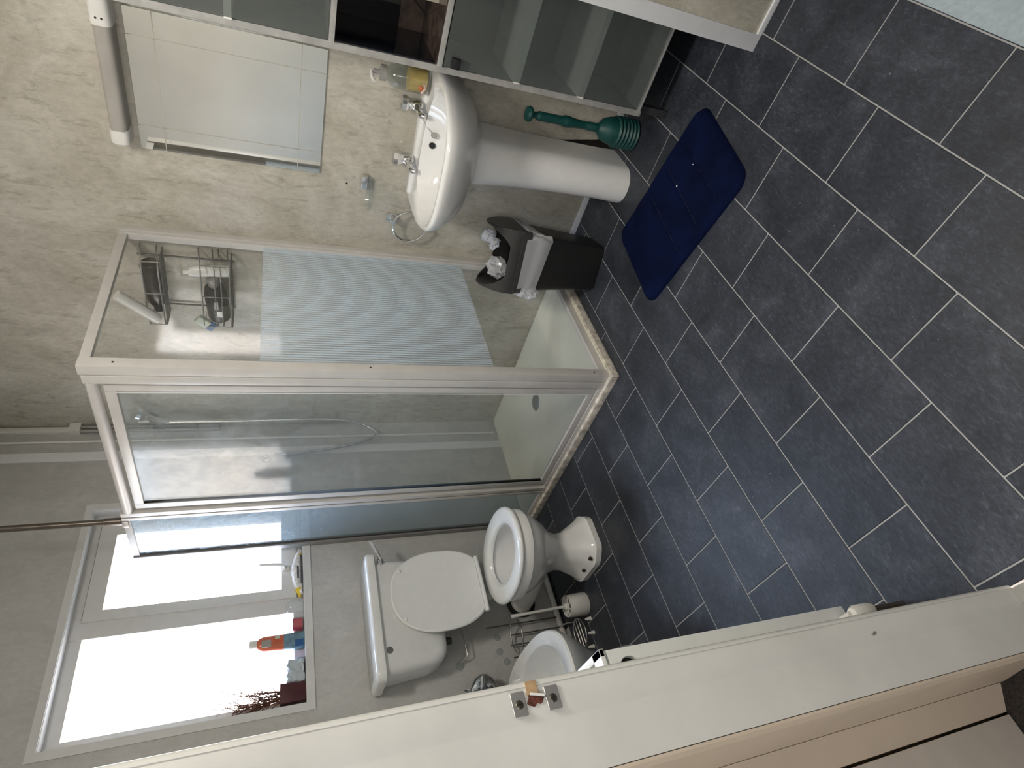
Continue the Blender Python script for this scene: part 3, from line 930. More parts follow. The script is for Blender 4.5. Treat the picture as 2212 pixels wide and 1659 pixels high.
MB().box(CX0 - .014, CX0 - .009, CY0 + .006, CY1 - .026, 1.21, CZ1 - .004).done('upper_door', 'g_cab', ch, smooth=0, label='smoked glass upper door')
for y_ in (CY0 + .02, CY1 - .035):
    for x_ in (CX0 + .01, XB - .05):
        MB().box(x_, x_ + .03, y_, y_ + .025, 0, CZ0, .002).done('leg', 'cabd', ch)
# open compartment linings
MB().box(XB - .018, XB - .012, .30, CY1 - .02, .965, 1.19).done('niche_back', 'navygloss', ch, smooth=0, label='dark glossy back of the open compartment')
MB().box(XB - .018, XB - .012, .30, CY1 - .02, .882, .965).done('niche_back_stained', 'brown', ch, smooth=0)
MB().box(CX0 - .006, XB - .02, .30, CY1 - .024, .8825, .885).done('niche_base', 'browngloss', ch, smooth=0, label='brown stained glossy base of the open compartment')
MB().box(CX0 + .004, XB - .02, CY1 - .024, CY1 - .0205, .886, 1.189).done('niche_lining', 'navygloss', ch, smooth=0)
MB().box(.56, .70, .09, .425, .882, .955).done('niche_reflection_block', 'marble', ch, smooth=0, label='beige marbled block standing in for a reflection inside the compartment')  # solid block added to draw a beige reflection in the compartment
MB().tube([(XB - .025, .40, 1.19), (XB - .028, .41, 1.05), (XB - .03, .455, .95), (XB - .06, .50, .885)], .0022, 6).done('cable', 'black', ch)

# ------------------------------------------------------------------ basin
bs = thing('washbasin', 'white ceramic pedestal washbasin under the mirror', 'washbasin', (0.55, 0.90, 0))
half = [(0.0, .288), (.05, .289), (.10, .294), (.15, .312), (.19, .345), (.22, .392), (.245, .450), (.260, .510), (.270, .60), (.272, .70), (.268, .764)]
poly = [(x, .90 + o_) for o_, x in half] + [(x, .90 - o_) for o_, x in reversed(half)]
CB = Vector((.50, .90))


def cast(a):
    d = Vector((math.cos(a), math.sin(a)))
    best = None
    for i in range(len(poly)):
        p, q = Vector(poly[i]), Vector(poly[(i + 1) % len(poly)])
        e = q - p
        den = d.x * e.y - d.y * e.x
        if abs(den) < 1e-9:
            continue
        r = p - CB
        tt = (r.x * e.y - r.y * e.x) / den
        u = (r.x * d.y - r.y * d.x) / den
        if tt > 0 and -1e-6 <= u <= 1 + 1e-6 and (best is None or tt < best):
            best = tt
    return CB + d * best


N = 72
outl = [cast(2 * PI * (i + .5) / N) for i in range(N)]


def oring(s, z):
    return [Vector((.7635 - (.7635 - p.x) * s, .90 + (p.y - .90) * s, z)) for p in outl]


def iring(cx, hx, hy, z, e=2.3):
    out = []
    for i in range(N):
        a = 2 * PI * (i + .5) / N
        c, s_ = math.cos(a), math.sin(a)
        r = (abs(c / hx) ** e + abs(s_ / hy) ** e) ** (-1 / e)
        out.append(Vector((cx + c * r, .90 + s_ * r, z)))
    return out


rings = [oring(.40, .650), oring(.52, .660), oring(.68, .680), oring(.82, .715), oring(.93, .760), oring(.985, .795), oring(1.0, .818), oring(.999, .828), oring(.988, .834),
         [p.lerp(q, .5) for p, q in zip(oring(.95, .834), iring(.486, .178, .238, .834))], iring(.486, .174, .234, .832), iring(.488, .168, .227, .822), iring(.492, .156, .212, .79), iring(.50, .130, .175, .745), iring(.505, .085, .115, .712), iring(.505, .04, .04, .703), iring(.505, .02, .02, .700)]
for i, p in enumerate(rings[8]):
    pass
MB().loft(rings).done('bowl', 'ceramic', bs, smooth=60)
# raised back ledge
mb = MB().loft([rrect(.705, .7635, .645, 1.155, .830, .02), rrect(.707, .7635, .647, 1.153, .842, .02), rrect(.712, .7635, .652, 1.148, .845, .018)])
mb.done('back_ledge', 'ceramic', bs, smooth=50)
pr = []
for z, x0, hy in ((0.0, .498, .078), (.02, .499, .078), (.10, .504, .076), (.30, .506, .077), (.48, .503, .081), (.60, .497, .087), (.672, .490, .093)):
    ring = []
    for i in range(33):
        a = PI / 2 + PI * i / 32
        ring.append(Vector((x0 + .075 + math.cos(a) * .075, .90 + math.sin(a) * hy, z)))
    ring.append(Vector((.72, .90 - hy, z)))
    ring.append(Vector((.72, .90 + hy, z)))
    pr.append(ring)
MB().loft(pr).done('pedestal', 'ceramic', bs, smooth=50)
MB().lathe([(0, .002), (.011, .002), (.0125, 0)], (.6435, .905, .797), (-.95, 0, .30), 20).done('overflow_hole', 'black', bs)
MB().lathe([(.0, .003), (.014, .003), (.020, 0)], (.505, .90, .7005), (0, 0, 1), 20).done('waste', 'chrome', bs)
# plug on its chain
mb = MB()
cpts = [(.690, .815, .842), (.672, .83, .838), (.655, .845, .825), (.645, .858, .806)]
for p, q in zip(cpts, cpts[1:]):
    for k in range(8):
        mb.sphere(Vector(p).lerp(Vector(q), k / 8), .0018, 6)
mb.done('plug_chain', 'steel', bs)
MB().lathe([(0, 0), (.010, 0), (.012, .006), (.008, .010), (0, .011)], (.640, .862, .797), (-.8, 0, .5), 16).done('plug', 'cap', bs)


def basin_tap(y, label):
    tp = thing('basin_tap', label, 'tap', (.715, y, .845), 'chrome basin taps')
    x = .715
    MB().lathe([(.0, 0), (.025, 0), (.026, .007), (.020, .013), (.019, .030), (.015, .038), (0, .038)], (x, y, .845), (0, 0, 1), 24).done('body', 'chrome', tp)
    MB().tube([(x - .008, y, .866), (x - .045, y, .868), (x - .080, y, .864), (x - .088, y, .858), (x - .090, y, .848)], [.011, .011, .0105, .010, .009], 14).done('spout', 'chrome', tp)
    rg = []
    for z, r in ((.878, .012), (.884, .020), (.905, .029), (.920, .027), (.926, .018)):
        rg.append([Vector((x + r * math.cos(2 * PI * k / 8 + .3), y + r * math.sin(2 * PI * k / 8 + .3), z)) for k in range(8)])
    MB().loft(rg).done('handle', 'chrome', tp, smooth=12)
    return tp


basin_tap(.797, 'chrome pillar tap on basin nearest the soap jar, its chain beside it')
basin_tap(1.008, 'chrome pillar tap on basin nearest the towel ring')

# soap jar
sj = thing('soap_dispenser', 'clear glass soap dispenser with yellow liquid on the basin corner', 'soap dispenser', (.70, .70, .846))
MB().lathe([(.0, 0), (.040, 0), (.044, .006), (.044, .105), (.036, .128), (.024, .138), (.024, .146), (.021, .146), (.021, .137), (.034, .124), (.0415, .104), (.0415, .006), (0, .005)], (.70, .703, .8455), (0, 0, 1), 30).done('jar', 'g_clear', sj)
MB().lathe([(0, 0), (.0405, 0), (.0405, .062), (0, .062)], (.70, .703, .852), (0, 0, 1), 30).done('liquid', 'liquid', sj)
MB().lathe([(0, 0), (.026, 0), (.026, .018), (.008, .022), (.008, .042), (0, .042)], (.70, .703, .992), (0, 0, 1), 20).done('pump_collar', 'cap', sj)
MB().tube([(.70, .703, 1.03), (.70, .703, 1.04), (.67, .715, 1.04), (.655, .722, 1.034)], .006, 10).done('pump_nozzle', 'whitep', sj)
mb = MB().sphere((.660, .715, .872), .010, 10, (.4, 1, 1.0))
mb.done('orange_motif', 'carrot', sj)
MB().tube([(.661, .700, .862), (.6595, .716, .858), (.661, .733, .868)], .004, 6).done('pink_motif', 'pinkw', sj)

# wall soap dish and towel ring
sd = thing('soap_dish_holder', 'clear glass soap dish on chrome bracket beside basin', 'soap dish', (XB, 1.16, 1.0))
MB().box(XB - .030, XB - .0005, 1.115, 1.170, 1.000, 1.024, .004).done('bracket', 'chrome', sd)
MB().loft([oval(XB - .055, 1.172, .048, .066, .985, 24, 2.6), oval(XB - .055, 1.172, .052, .070, 1.000, 24, 2.6), oval(XB - .055, 1.172, .047, .064, .999, 24, 2.6), oval(XB - .055, 1.172, .042, .060, .988, 24, 2.6)]).done('dish', 'g_clear', sd)
tr = thing('towel_ring', 'round chrome towel ring on the wall between basin and shower', 'towel ring', (XB, 1.295, .875))
MB().box(XB - .012, XB - .0005, 1.275, 1.315, .855, .900, .004).box(XB - .050, XB - .010, 1.283, 1.305, .868, .886, .004).done('bracket', 'chrome', tr)
MB().tube([(XB - .046, 1.305 + .071 * math.sin(2 * PI * k / 40), .806 + .071 * math.cos(2 * PI * k / 40)) for k in range(40)], .0046, 8, True).done('ring', 'chrome', tr)

# plunger
pg = thing('plunger', 'teal rubber bellows plunger between cabinet and basin pedestal', 'plunger', (.628, .715, 0))
pf = [(0, .001), (.050, 0.0)]
for k in range(6):
    pf += [(.058, .006 + k * .016), (.060, .010 + k * .016), (.053, .016 + k * .016)]
pf += [(.050, .118), (.040, .146), (.024, .160), (.018, .168)]
MB().lathe(pf + [(0, .169)], (.628, .715, 0), (0, 0, 1), 36).done('bellows', 'teal', pg)
hf = [(.0165, .166), (.0165, .210), (.0145, .214), (.0145, .232), (.0155, .246), (.018, .280), (.0215, .30), (.0215, .315), (.016, .330)]
for k in range(8):
    hf += [(.0175, .336 + k * .012), (.0158, .342 + k * .012)]
hf += [(.011, .440), (.013, .448), (.026, .456), (.028, .464), (.024, .474), (0, .478)]
MB().lathe(hf, (.628, .715, 0), (0, 0, 1), 24).done('handle', 'teal', pg)

# ------------------------------------------------------------------ bin
bc = Vector((.520, 1.268, 0))
du = Vector((-.26, .966, 0))
dv = Vector((.966, .26, 0))


def P(u, v, z):
    return bc + du * u + dv * v + Vector((0, 0, z))


def brect(hu_, hv, z, r=.02, k=4, f=None):
    return [P(p.x, p.y, z) for p in rrect(-hu_, hu_, -hv, hv, 0, r, k)]


bn = thing('pedal_bin', 'dark grey plastic swing bin with its flap gone beside the shower', 'bin', bc)
MB().loft([brect(.098, .078, 0), brect(.100, .080, .006), brect(.126, .100, .375), brect(.122, .096, .375), brect(.096, .076, .012)]).done('body', 'bin', bn, smooth=40)
hu_, hv = .136, .110
MB().loft([brect(hu_ - .008, hv - .008, .366), brect(hu_, hv, .366), brect(hu_, hv, .402), brect(hu_ - .006, hv - .006, .405), brect(hu_ - .012, hv - .012, .402), brect(hu_ - .012, hv - .012, .366)], True, False, False).done('lid_collar', 'binlid', bn, smooth=40)
ZR, RZ_ = .402, .130


def hcut(u):
    a_ = min(1.0, abs(u) / (hu_ - .006))
    return .046 + .084 * max(0, (a_ - .45) / .55) ** 1.6


for sgn in (-1, 1):
    mb = MB()
    nu, nf = 24, 8
    for thick in (0.0,):
        outer, inner = [], []
        for i in range(nu + 1):
            u = (hu_ - .004) * (2 * i / nu - 1)
            fm = math.asin(min(1.0, hcut(u) / RZ_))
            outer.append([P(u, sgn * (hv - .004) * math.cos(fm * j / nf), ZR + RZ_ * math.sin(fm * j / nf)) for j in range(nf + 1)])
            inner.append([P(u, sgn * (hv - .010) * math.cos(fm * j / nf), ZR + (RZ_ - .006) * math.sin(fm * j / nf)) for j in range(nf, -1, -1)])
        mb.loft([a_ + b_ for a_, b_ in zip(outer, inner)])
    mb.done('lid_wall', 'binlid', bn, smooth=50)
for sgn in (-1, 1):
    arc = [P(sgn * (hu_ - .010), (hv - .004) * math.cos(PI * j / 24), ZR - .004 + RZ_ * math.sin(PI * j / 24)) for j in range(25)]
    arc2 = [p + du * sgn * .009 for p in arc]
    arc2 = [Vector((p.x, p.y, ZR + (p.z - ZR) * .96)) for p in arc2]
    MB().loft([arc, arc2]).done('lid_cheek', 'binlid', bn, smooth=40)
# liner bag
lb = thing('bin_liner', 'thin white plastic bag folded over the rim of the bin', 'bin bag', bc + Vector((0, 0, .3)))
random.seed(3)
rings = []
base = rrect(-.5, .5, -.5, .5, 0, .12, 10)
drop = []
for i, p in enumerate(base):
    a = math.atan2(p.y, p.x)
    dr_ = .045 + .012 * math.sin(5 * a) + .010 * math.sin(11 * a + 1)
    dr_ += .060 * math.exp(-((a + 2.36) / .35) ** 2) + .050 * math.exp(-((a + .75) / .3) ** 2)
    drop.append(dr_)
for j in range(9):
    tt = j / 8
    ring = []
    for i, p in enumerate(base):
        a = math.atan2(p.y, p.x)
        wv = .005 * math.sin(17 * a + 4 * tt) + .004 * math.sin(31 * a - 6 * tt) + .003 * math.sin(53 * a + 9 * tt)
        z = .398 - tt * drop[i] * 1.0 - .01
        s_ = 1 + .02 * math.sin(tt * PI)
        hu2, hv2 = .262 - .02 * tt + .01, .212 - .016 * tt + .012
        ring.append(P(p.x * hu2 * s_ + wv * math.cos(a), p.y * hv2 * s_ + wv * math.sin(a), z))
    rings.append(ring)
MB().loft(rings, True, False, False).done('folded_cuff', 'bag', lb, smooth=60)
mb = MB().sphere(P(.130, -.095, .315), .030, 28, (1.0, .9, 1.25))
mb.sphere(P(.128, -.102, .352), .021, 24, (1, .8, 1.1))
crumple(mb, .011, 3.1, 70).done('knotted_corner', 'bag', lb, smooth=25)
mb = MB().sphere(P(.066, .030, .440), .040, 32, (1.25, 1, 1.15))
crumple(mb, .014, 1.7, 45).done('bag_billow', 'bag', lb, smooth=25)
mb = MB().sphere(P(-.060, .045, .500), .024, 28, (.75, 1.2, 1.35))
mb.sphere(P(-.035, .030, .472), .017, 24, (.8, 1.5, 1.3))
o = crumple(mb, .011, 5.5, 75).done('crumpled_tissue', 'tissue', None, smooth=25, base=P(-.06, .05, .46))
tag(o, 'crumpled white tissue poking out of the bin', 'tissue')

# ------------------------------------------------------------------ bath mat
bm_c = [Vector((.025, 1.112, 0)), Vector((.402, 1.045, 0)), Vector((.292, .445, 0)), Vector((-.082, .520, 0))]
mt_ = thing('bath_mat', 'navy blue plush bath mat with stitched bands on the slate floor', 'bath mat', (.16, .78, 0))


def MP(s, q, z):
    p = bm_c[3].lerp(bm_c[2], s).lerp(bm_c[0].lerp(bm_c[1], s), q)
    return Vector((p.x, p.y, z))


nx, ny = 36, 60
seams = [.22, .40, .60]
mb = MB()
grid = []
rad_s, rad_q = .13, .085
for j in range(ny + 1):
    row = []
    for i in range(nx + 1):
        s_, q = i / nx, j / ny
        ex, ey = abs(s_ - .5) * 2, abs(q - .5) * 2
        # round the corners
        ds, dq = max(0, (ex - (1 - 2 * rad_s)) / (2 * rad_s)), max(0, (ey - (1 - 2 * rad_q)) / (2 * rad_q))
        L = math.hypot(ds, dq)
        k = max(ds, dq) / L if (ds > 0 and dq > 0 and L > max(ds, dq)) else 1
        s2 = .5 + math.copysign((min(ex, 1 - 2 * rad_s) + ds * k * 2 * rad_s) / 2, s_ - .5) if ex > 1 - 2 * rad_s else s_
        q2 = .5 + math.copysign((min(ey, 1 - 2 * rad_q) + dq * k * 2 * rad_q) / 2, q - .5) if ey > 1 - 2 * rad_q else q
        edge = min(1, (1 - max(ex, ey)) * 9)
        z = .004 + .018 * math.sqrt(max(0, 1 - (1 - edge) ** 2))
        inside = .12 < s_ < .90
        if inside:
            for se_ in seams:
                z -= .009 * math.exp(-((q - se_) / .009) ** 2)
        if .90 < s_ < .97 or .03 < s_ < .08 or (q > .955 and q < .985) or (.02 < q < .05):
            z -= .002
        z += .0012 * math.sin(37 * s_ + 11 * q) * math.sin(23 * q)
        row.append(mb.bm.verts.new(MP(s2, q2, z)))
    grid.append(row)
for j in range(ny):
    for i in range(nx):
        mb._face([grid[j][i], grid[j][i + 1], grid[j + 1][i + 1], grid[j + 1][i]])
border = grid[0] + [r[-1] for r in grid[1:]] + grid[-1][-2::-1] + [r[0] for r in grid[-2:0:-1]]
low = [mb.bm.verts.new(Vector((v.co.x, v.co.y, .0005))) for v in border]
for i in range(len(border)):
    j = (i + 1) % len(border)
    mb._face([border[i], low[i], low[j], border[j]])
mb.done('pile', 'mat', mt_, smooth=60)
for se_ in seams:
    MB().tube([MP(.13 + .76 * k / 20, se_, .0125 + .001 * math.sin(9 * k)) for k in range(21)], .0022, 6).done('stitched_seam', 'matlo', mt_)
for s_, q, r_ in ((.62, .385, .0030), (.60, .225, .0020)):
    o = MB().sphere(MP(s_, q, .024), r_, 8, (1, 1.4, .5)).done('lint_speck', 'tissue', None, base=MP(s_, q, .022))
    tag(o, 'larger white lint speck near middle of the navy mat' if r_ > .0025 else 'smaller white lint speck nearer cabinet end of the navy mat', 'lint')

# ------------------------------------------------------------------ toilet
tl = thing('toilet', 'white low-level toilet with raised lid under the window', 'toilet', (-.40, 2.25, 0))


def octa(cx, cy, hx, hy, z, n=40, cut=.42):
    out = []
    for i in range(n):
        a = 2 * PI * i / n
        c, s_ = math.cos(a), math.sin(a)
        rr = min(1 / max(abs(c), 1e-6), 1 / max(abs(s_), 1e-6), (2 - cut) / (abs(c) + abs(s_)))
        out.append(Vector((cx + c * rr * hx, cy + s_ * rr * hy, z)))
    return out


px = -.400
rg = [octa(px, 2.205, .122, .150, 0), octa(px, 2.205, .122, .150, .026), octa(px, 2.205, .112, .140, .034), octa(px, 2.206, .088, .118, .080), oval(px, 2.208, .074, .108, .130), oval(px, 2.21, .072, .108, .170),
      oval(px, 2.205, .092, .130, .215), oval(px, 2.20, .132, .180, .265), oval(px, 2.195, .158, .212, .310), oval(px, 2.192, .168, .225, .345), oval(px, 2.192, .170, .227, .352), oval(px, 2.192, .180, .236, .356), oval(px, 2.192, .182, .238, .392), oval(px, 2.192, .178, .234, .399),
      oval(px, 2.19, .128, .180, .400), oval(px, 2.19, .120, .172, .385), oval(px, 2.19, .125, .176, .360), oval(px, 2.20, .105, .150, .270), oval(px, 2.215, .06, .085, .19), oval(px, 2.22, .045, .06, .165)]
pan = MB().loft(rg).done('pan', 'ceramic', tl, smooth=45)
for p in ((px - .098, 2.108), (px - .108, 2.196)):
    MB().lathe([(0, .010), (.006, .010), (.009, .004), (.009, 0)], (p[0], p[1], .045), (-.35, -.1, .93), 12).done('floor_bolt', 'screw', pan)
mb = MB().box(px - .05, px + .05, 2.385, 2.47, .33, .396, .01)
mb.done('hinge_shelf', 'ceramic', pan)
MB().loft([oval(px, 2.22, .05, .066, .205), oval(px, 2.22, .0505, .0665, .206)]).done('water', 'g_clear', pan)
# seat ring
so = lambda z, g: oval(px, 2.190, .186 - g, .246 - g, z, 48, 2.15)
si = lambda z, g: oval(px, 2.178, .112 + g, .168 + g, z, 48, 2.0)
mb = MB().loft([si(.404, 0), so(.404, .004), so(.410, 0), so(.418, .002), so(.424, .012), si(.424, .014), si(.418, .003), si(.404, 0)], True, False, False)
MB().loft([oval(px, 2.191, .170, .228, .3995, 48, 2.1), oval(px, 2.191, .170, .228, .404, 48, 2.1), oval(px, 2.180, .126, .182, .404, 48, 2.0), oval(px, 2.180, .126, .182, .3995, 48, 2.0)], True, False, False).done('seat_gap_shade', 'drain', tl)  # grey ring added as the dark line of shade under the seat
st = mb.done('seat_ring', 'seat', tl, smooth=50)
# lid, raised against the cistern
ang = math.radians(85.5)
hy_, hz_ = 2.436, .428


def LP(x, l, d):
    return Vector((px + x, hy_ + l * math.cos(ang) - d * math.sin(ang), hz_ + l * math.sin(ang) + d * math.cos(ang)))


def lring(g, d):
    out = []
    for p in oval(0, .205, .186 - g, .225 - g, 0, 48, 2.3):
        out.append(LP(p.x, max(p.y, .026 + g * .3), d))
    return out


lid = MB().loft([lring(.008, -.006), lring(0, -.003), lring(0, .006), lring(.006, .010), lring(.030, .006)]).done('lid', 'seat', tl, smooth=40)
for x_ in (-.088, .088):
    MB().sphere(LP(x_ * 1.25, .378, .011), .008, 10, (1, .7, 1)).done('lid_buffer', 'seat', lid)
mb = MB().cyl(LP(-.132, .016, .002), LP(.132, .016, .002), .011, seg=14)
mb.done('hinge_bar', 'seat', tl)
# cistern
cx_ = -.4575
cr = []
for z, hx, y0_ in ((.632, .175, 2.515), (.640, .200, 2.503), (.665, .226, 2.492), (.72, .240, 2.486), (.912, .256, 2.478)):
    cr.append([Vector((p.x, p.y, z)) for p in rrect(cx_ - hx, cx_ + hx, y0_, YB - .001, z, .035, 5)])
ci = MB().loft(cr).done('cistern', 'ceramic_warm', tl, smooth=50)
lr = []
for z, g in ((.906, .006), (.910, 0), (.938, 0), (.946, .006), (.951, .022)):
    lr.append(rrect(-.738 + g, -.178 - g, 2.458 + g, YB - .001, z, .030, 5))
MB().loft(lr).done('cistern_lid', 'ceramic_warm', ci, smooth=50)
mb = MB().lathe([(0, 0), (.015, 0), (.015, .006), (.010, .012), (0, .013)], (-.222, 2.478, .882), (0, -1, 0), 18)
mb.tube([(-.222, 2.464, .882), (-.214, 2.452, .884), (-.175, 2.446, .900), (-.132, 2.444, .921)], [.006, .007, .0085, .0075], 10)
mb.done('flush_lever', 'chrome', ci)
MB().lathe([(0, .004), (.013, .004), (.015, 0)], (-.618, 2.480, .884), (0, -1, 0), 20).done('blank_button', 'drain', ci)
MB().cyl((-.598, 2.54, .605), (-.598, 2.54, .634), .016, seg=14).done('valve_nut', 'black', ci)
MB().tube([(-.41, 2.58, .64), (-.41, 2.58, .42), (-.41, 2.56, .37), (-.41, 2.46, .36)], .022, 14).done('flush_pipe', 'whitep', tl)
mb = MB().tube([(px, 2.30, .20), (px - .01, 2.40, .19), (px - .025, 2.50, .185), (px - .03, YB - .012, .185)], [.055, .052, .055, .055], 20)
mb.done('pan_connector', 'whitep', tl)
MB().lathe([(.050, 0), (.072, 0), (.074, .012), (.060, .016)], (px - .03, YB - .001, .185), (0, -1, 0), 24).done('wall_collar', 'black', tl)

# toilet brush
br = thing('toilet_brush', 'white toilet brush in a slotted holder beside the pan', 'toilet brush', (-.592, 2.375, 0))
bx, by = -.590, 2.370
hp = [(0, 0), (.050, 0), (.052, .004), (.048, .090), (.047, .096), (.0445, .096), (.0445, .012), (0, .012)]
MB().lathe(hp, (bx, by, 0), (0, 0, 1), 30).done('holder', 'whitep', br)
mb = MB()
for k in range(8):
    a = 2 * PI * k / 8
    mb.obox((bx + .027 * math.cos(a), by + .027 * math.sin(a), .093), (.032, .005, .004), Matrix.Rotation(a, 3, 'Z'))
mb.lathe([(0, 0), (.016, 0), (.014, .012), (.008, .016)], (bx, by, .090), (0, 0, 1), 16)
mb.done('slotted_cover', 'whitep', br)
MB().tube([(bx, by, .10), (bx - .003, by + .002, .25), (bx - .006, by + .006, .365)], [.0065, .0055, .008], 10).done('handle', 'whitep', br)

# roll holder arm on wall
rh = thing('toilet_roll_arm', 'bent wire toilet roll arm on the wall below the cistern', 'toilet roll holder', (-.67, YB, .54))
MB().tube([(-.522, 2.60, .528), (-.60, 2.605, .524), (-.646, 2.608, .523), (-.652, 2.615, .526), (-.665, 2.655, .545)], .0032, 8).done('arm', 'chrome', rh)
MB().lathe([(.020, 0), (.016, .006), (.006, .010), (.005, .018), (0, .018)], (-.672, YB - .0005, .548), (0, -1, 0), 18).done('sucker', 'g_clear', rh)
# spare roll rack
rk = thing('spare_roll_rack', 'chrome wire spare toilet roll rack standing against the wall', 'toilet roll rack', (-.62, 2.55, 0))
for x_, zt in ((-.535, .40), (-.585, .285), (-.632, .30), (-.687, .30)):
    MB().tube([(x_, 2.635, .026), (x_, 2.635, zt)], .0035, 8).done('upright', 'darksteel', rk)
MB().tube([(-.615 + .078 * math.cos(2 * PI * k / 36), 2.557 + .074 * math.sin(2 * PI * k / 36), .292) for k in range(36)], .0032, 8, True).done('upper_ring', 'steel', rk)
MB().tube([(-.690 + .064 * math.cos(2 * PI * k / 36), 2.450 + .060 * math.sin(2 * PI * k / 36), .030) for k in range(36)], .0032, 8, True).done('lower_ring', 'steel', rk)
mb = MB()
for yy in (2.425, 2.45, 2.475):
    h_ = .064 * math.sqrt(max(0, 1 - ((yy - 2.45) / .060) ** 2))
    mb.tube([(-.690 - h_, yy, .030), (-.690 + h_, yy, .030)], .0028, 6)
mb.tube([(-.630, 2.47, .030), (-.600, 2.55, .030), (-.585, 2.635, .030)], .003, 6)
mb.tube([(-.75, 2.46, .030), (-.70, 2.55, .030), (-.687, 2.635, .030)], .003, 6)
mb.done('cross_bar', 'steel', rk)
for p in ((-.662, 2.365, .0), (-.72, 2.378, .0), (-.765, 2.42, .0)):
    MB().lathe([(0, 0), (.009, 0), (.007, .012), (.004, .028), (0, .028)], p, (0, 0, 1), 12).done('foot', 'whitep', rk)
for x_, zz in ((-.575, .345), (-.640, .35), (-.69, .325)):
    MB().lathe([(.017, 0), (.013, .005), (.005, .009), (.004, .016), (0, .016)], (x_, YB - .0005, zz), (0, -1, 0), 16).done('sucker', 'g_clear', rk)
struct(MB().cyl((-1.29, 2.640, .018), (-.30, 2.640, .018), .0145, seg=16).done('trim_6', 'whitep'), 'pale pipe along the foot of the back wall')

# ------------------------------------------------------------------ bidet
bd = thing('bidet', 'pale grey bidet half hidden behind the door frame', 'bidet', (-.99, 2.25, 0))
bxc = -.952
rg = []
for z, hx, y0_, y1_ in ((0, .105, 2.06, 2.58), (.03, .105, 2.06, 2.58), (.12, .095, 2.09, 2.58), (.22, .115, 2.03, 2.59), (.30, .150, 1.95, 2.60), (.36, .172, 1.895, 2.60), (.392, .178, 1.882, 2.60), (.400, .174, 1.886, 2.598)):
    rg.append(oval(bxc, (y0_ + y1_) / 2, hx, (y1_ - y0_) / 2, z, 44, 2.5))
for z, hx, y0_, y1_ in ((.400, .135, 1.945, 2.44), (.392, .128, 1.955, 2.43), (.33, .112, 1.985, 2.41), (.27, .075, 2.05, 2.36), (.255, .03, 2.15, 2.28)):
    rg.append(oval(bxc, (y0_ + y1_) / 2, hx, (y1_ - y0_) / 2, z, 44, 2.15))
MB().loft(rg).done('bowl', 'ceramic_warm', bd, smooth=45)
hk = thing('roll_holder', 'chrome covered roll holder half hidden by the door frame below the window', 'toilet roll holder', (-.80, YB, .53))
MB().box(-.86, -.775, YB - .012, YB - .0005, .425, .555, .004).done('wall_plate', 'chrome', hk)
pf_ = [(-.90, .625), (-.862, .622), (-.80, .598), (-.765, .570), (-.750, .540), (-.752, .515), (-.775, .492), (-.80, .480), (-.84, .470), (-.90, .468)]
MB().loft([[Vector((x_, y_, z_ - .045)) if k in (1, 2) else Vector((-.83 + (x_ + .83) * .86, y_, .500 + (z_ - .545) * .86)) for x_, z_ in pf_] for k, y_ in enumerate((2.552, 2.562, 2.625, 2.640))]).done('cover', 'chrome', hk, smooth=50)

# ------------------------------------------------------------------ things on the window sill
SZ = WZ0 + .002
wp = thing('wipes_pack', 'crumpled white and yellow wet wipes packet on the sill end nearest the shower', 'wipes', (-.12, 2.70, SZ))
random.seed(5)
rg = []
for k in range(13):
    tt = k / 12
    xx = -.012 - .218 * tt
    hh = .050 * math.sin(PI * min(1, max(.06, tt * .92 + .05))) ** .55 + .002
    ww = .026 * (1 if .1 < tt < .9 else .8)
    rg.append([Vector((xx + random.uniform(-.002, .002), 2.700 + math.cos(a) * ww, SZ + max(0, hh / 2 + math.sin(a) * hh / 2 * (1 + random.uniform(-.12, .12))))) for a in [2 * PI * q / 14 for q in range(14)]])
MB().loft(rg).done('packet', 'wrap', wp, smooth=50)
MB().loft([[Vector((-.012 - q * .03, 2.6985 + math.cos(a) * (.004 + .021 * q), SZ + .010 + .003 * q + math.sin(a) * (.004 + .018 * q))) for a in [2 * PI * i / 12 for i in range(12)]] for q in (0, .5, 1)]).done('yellow_end', 'yellow', wp)
MB().loft([[Vector((-.245 + q * .04, 2.6975 + math.cos(a) * (.003 + .020 * q), SZ + .014 + .004 * q + math.sin(a) * (.003 + .014 * q))) for a in [2 * PI * i / 12 for i in range(12)]] for q in (0, .5, 1)]).done('yellow_end', 'yellow', wp)
MB().box(-.185, -.045, 2.6715, 2.674, SZ + .001, SZ + .010).box(-.16, -.10, 2.6735, 2.6755, SZ + .018, SZ + .026).done('dark_print', 'printdk', wp, smooth=0)
gb = MB().lathe([(.0, 0), (.030, 0), (.043, .022), (.045, .042), (.036, .066), (.018, .076), (0, .078)], (-.289, 2.702, SZ), (0, 0, 1), 28).done('glass_globe', 'g_clear', None, base=(-.289, 2.702, SZ))
tag(gb, 'clear glass globe on the sill between wipes and red candle', 'ornament')
rc = thing('candle_jar', 'red candle in a clear jar on the sill next to the shampoo bottle', 'candle', (-.363, 2.705, SZ))
MB().lathe([(0, 0), (.030, 0), (.031, .004), (.031, .076), (.028, .076), (.028, .006), (0, .005)], (-.364, 2.706, SZ), (0, 0, 1), 24).done('jar', 'g_clear', rc)
MB().lathe([(0, 0), (.0275, 0), (.0275, .042), (0, .044)], (-.364, 2.706, SZ + .007), (0, 0, 1), 24).done('wax', 'redwax', rc)
sb = thing('shampoo_bottle', 'upright orange and blue shampoo bottle with white cap on window sill', 'bottle', (-.437, 2.70, SZ))
MB().loft([oval(-.437, 2.70, .033, .019, SZ, 24, 2.6), oval(-.437, 2.70, .035, .020, SZ + .006, 24, 2.6), oval(-.436, 2.70, .034, .020, SZ + .085, 24, 2.6)]).done('lower_body', 'bluegrey', sb)
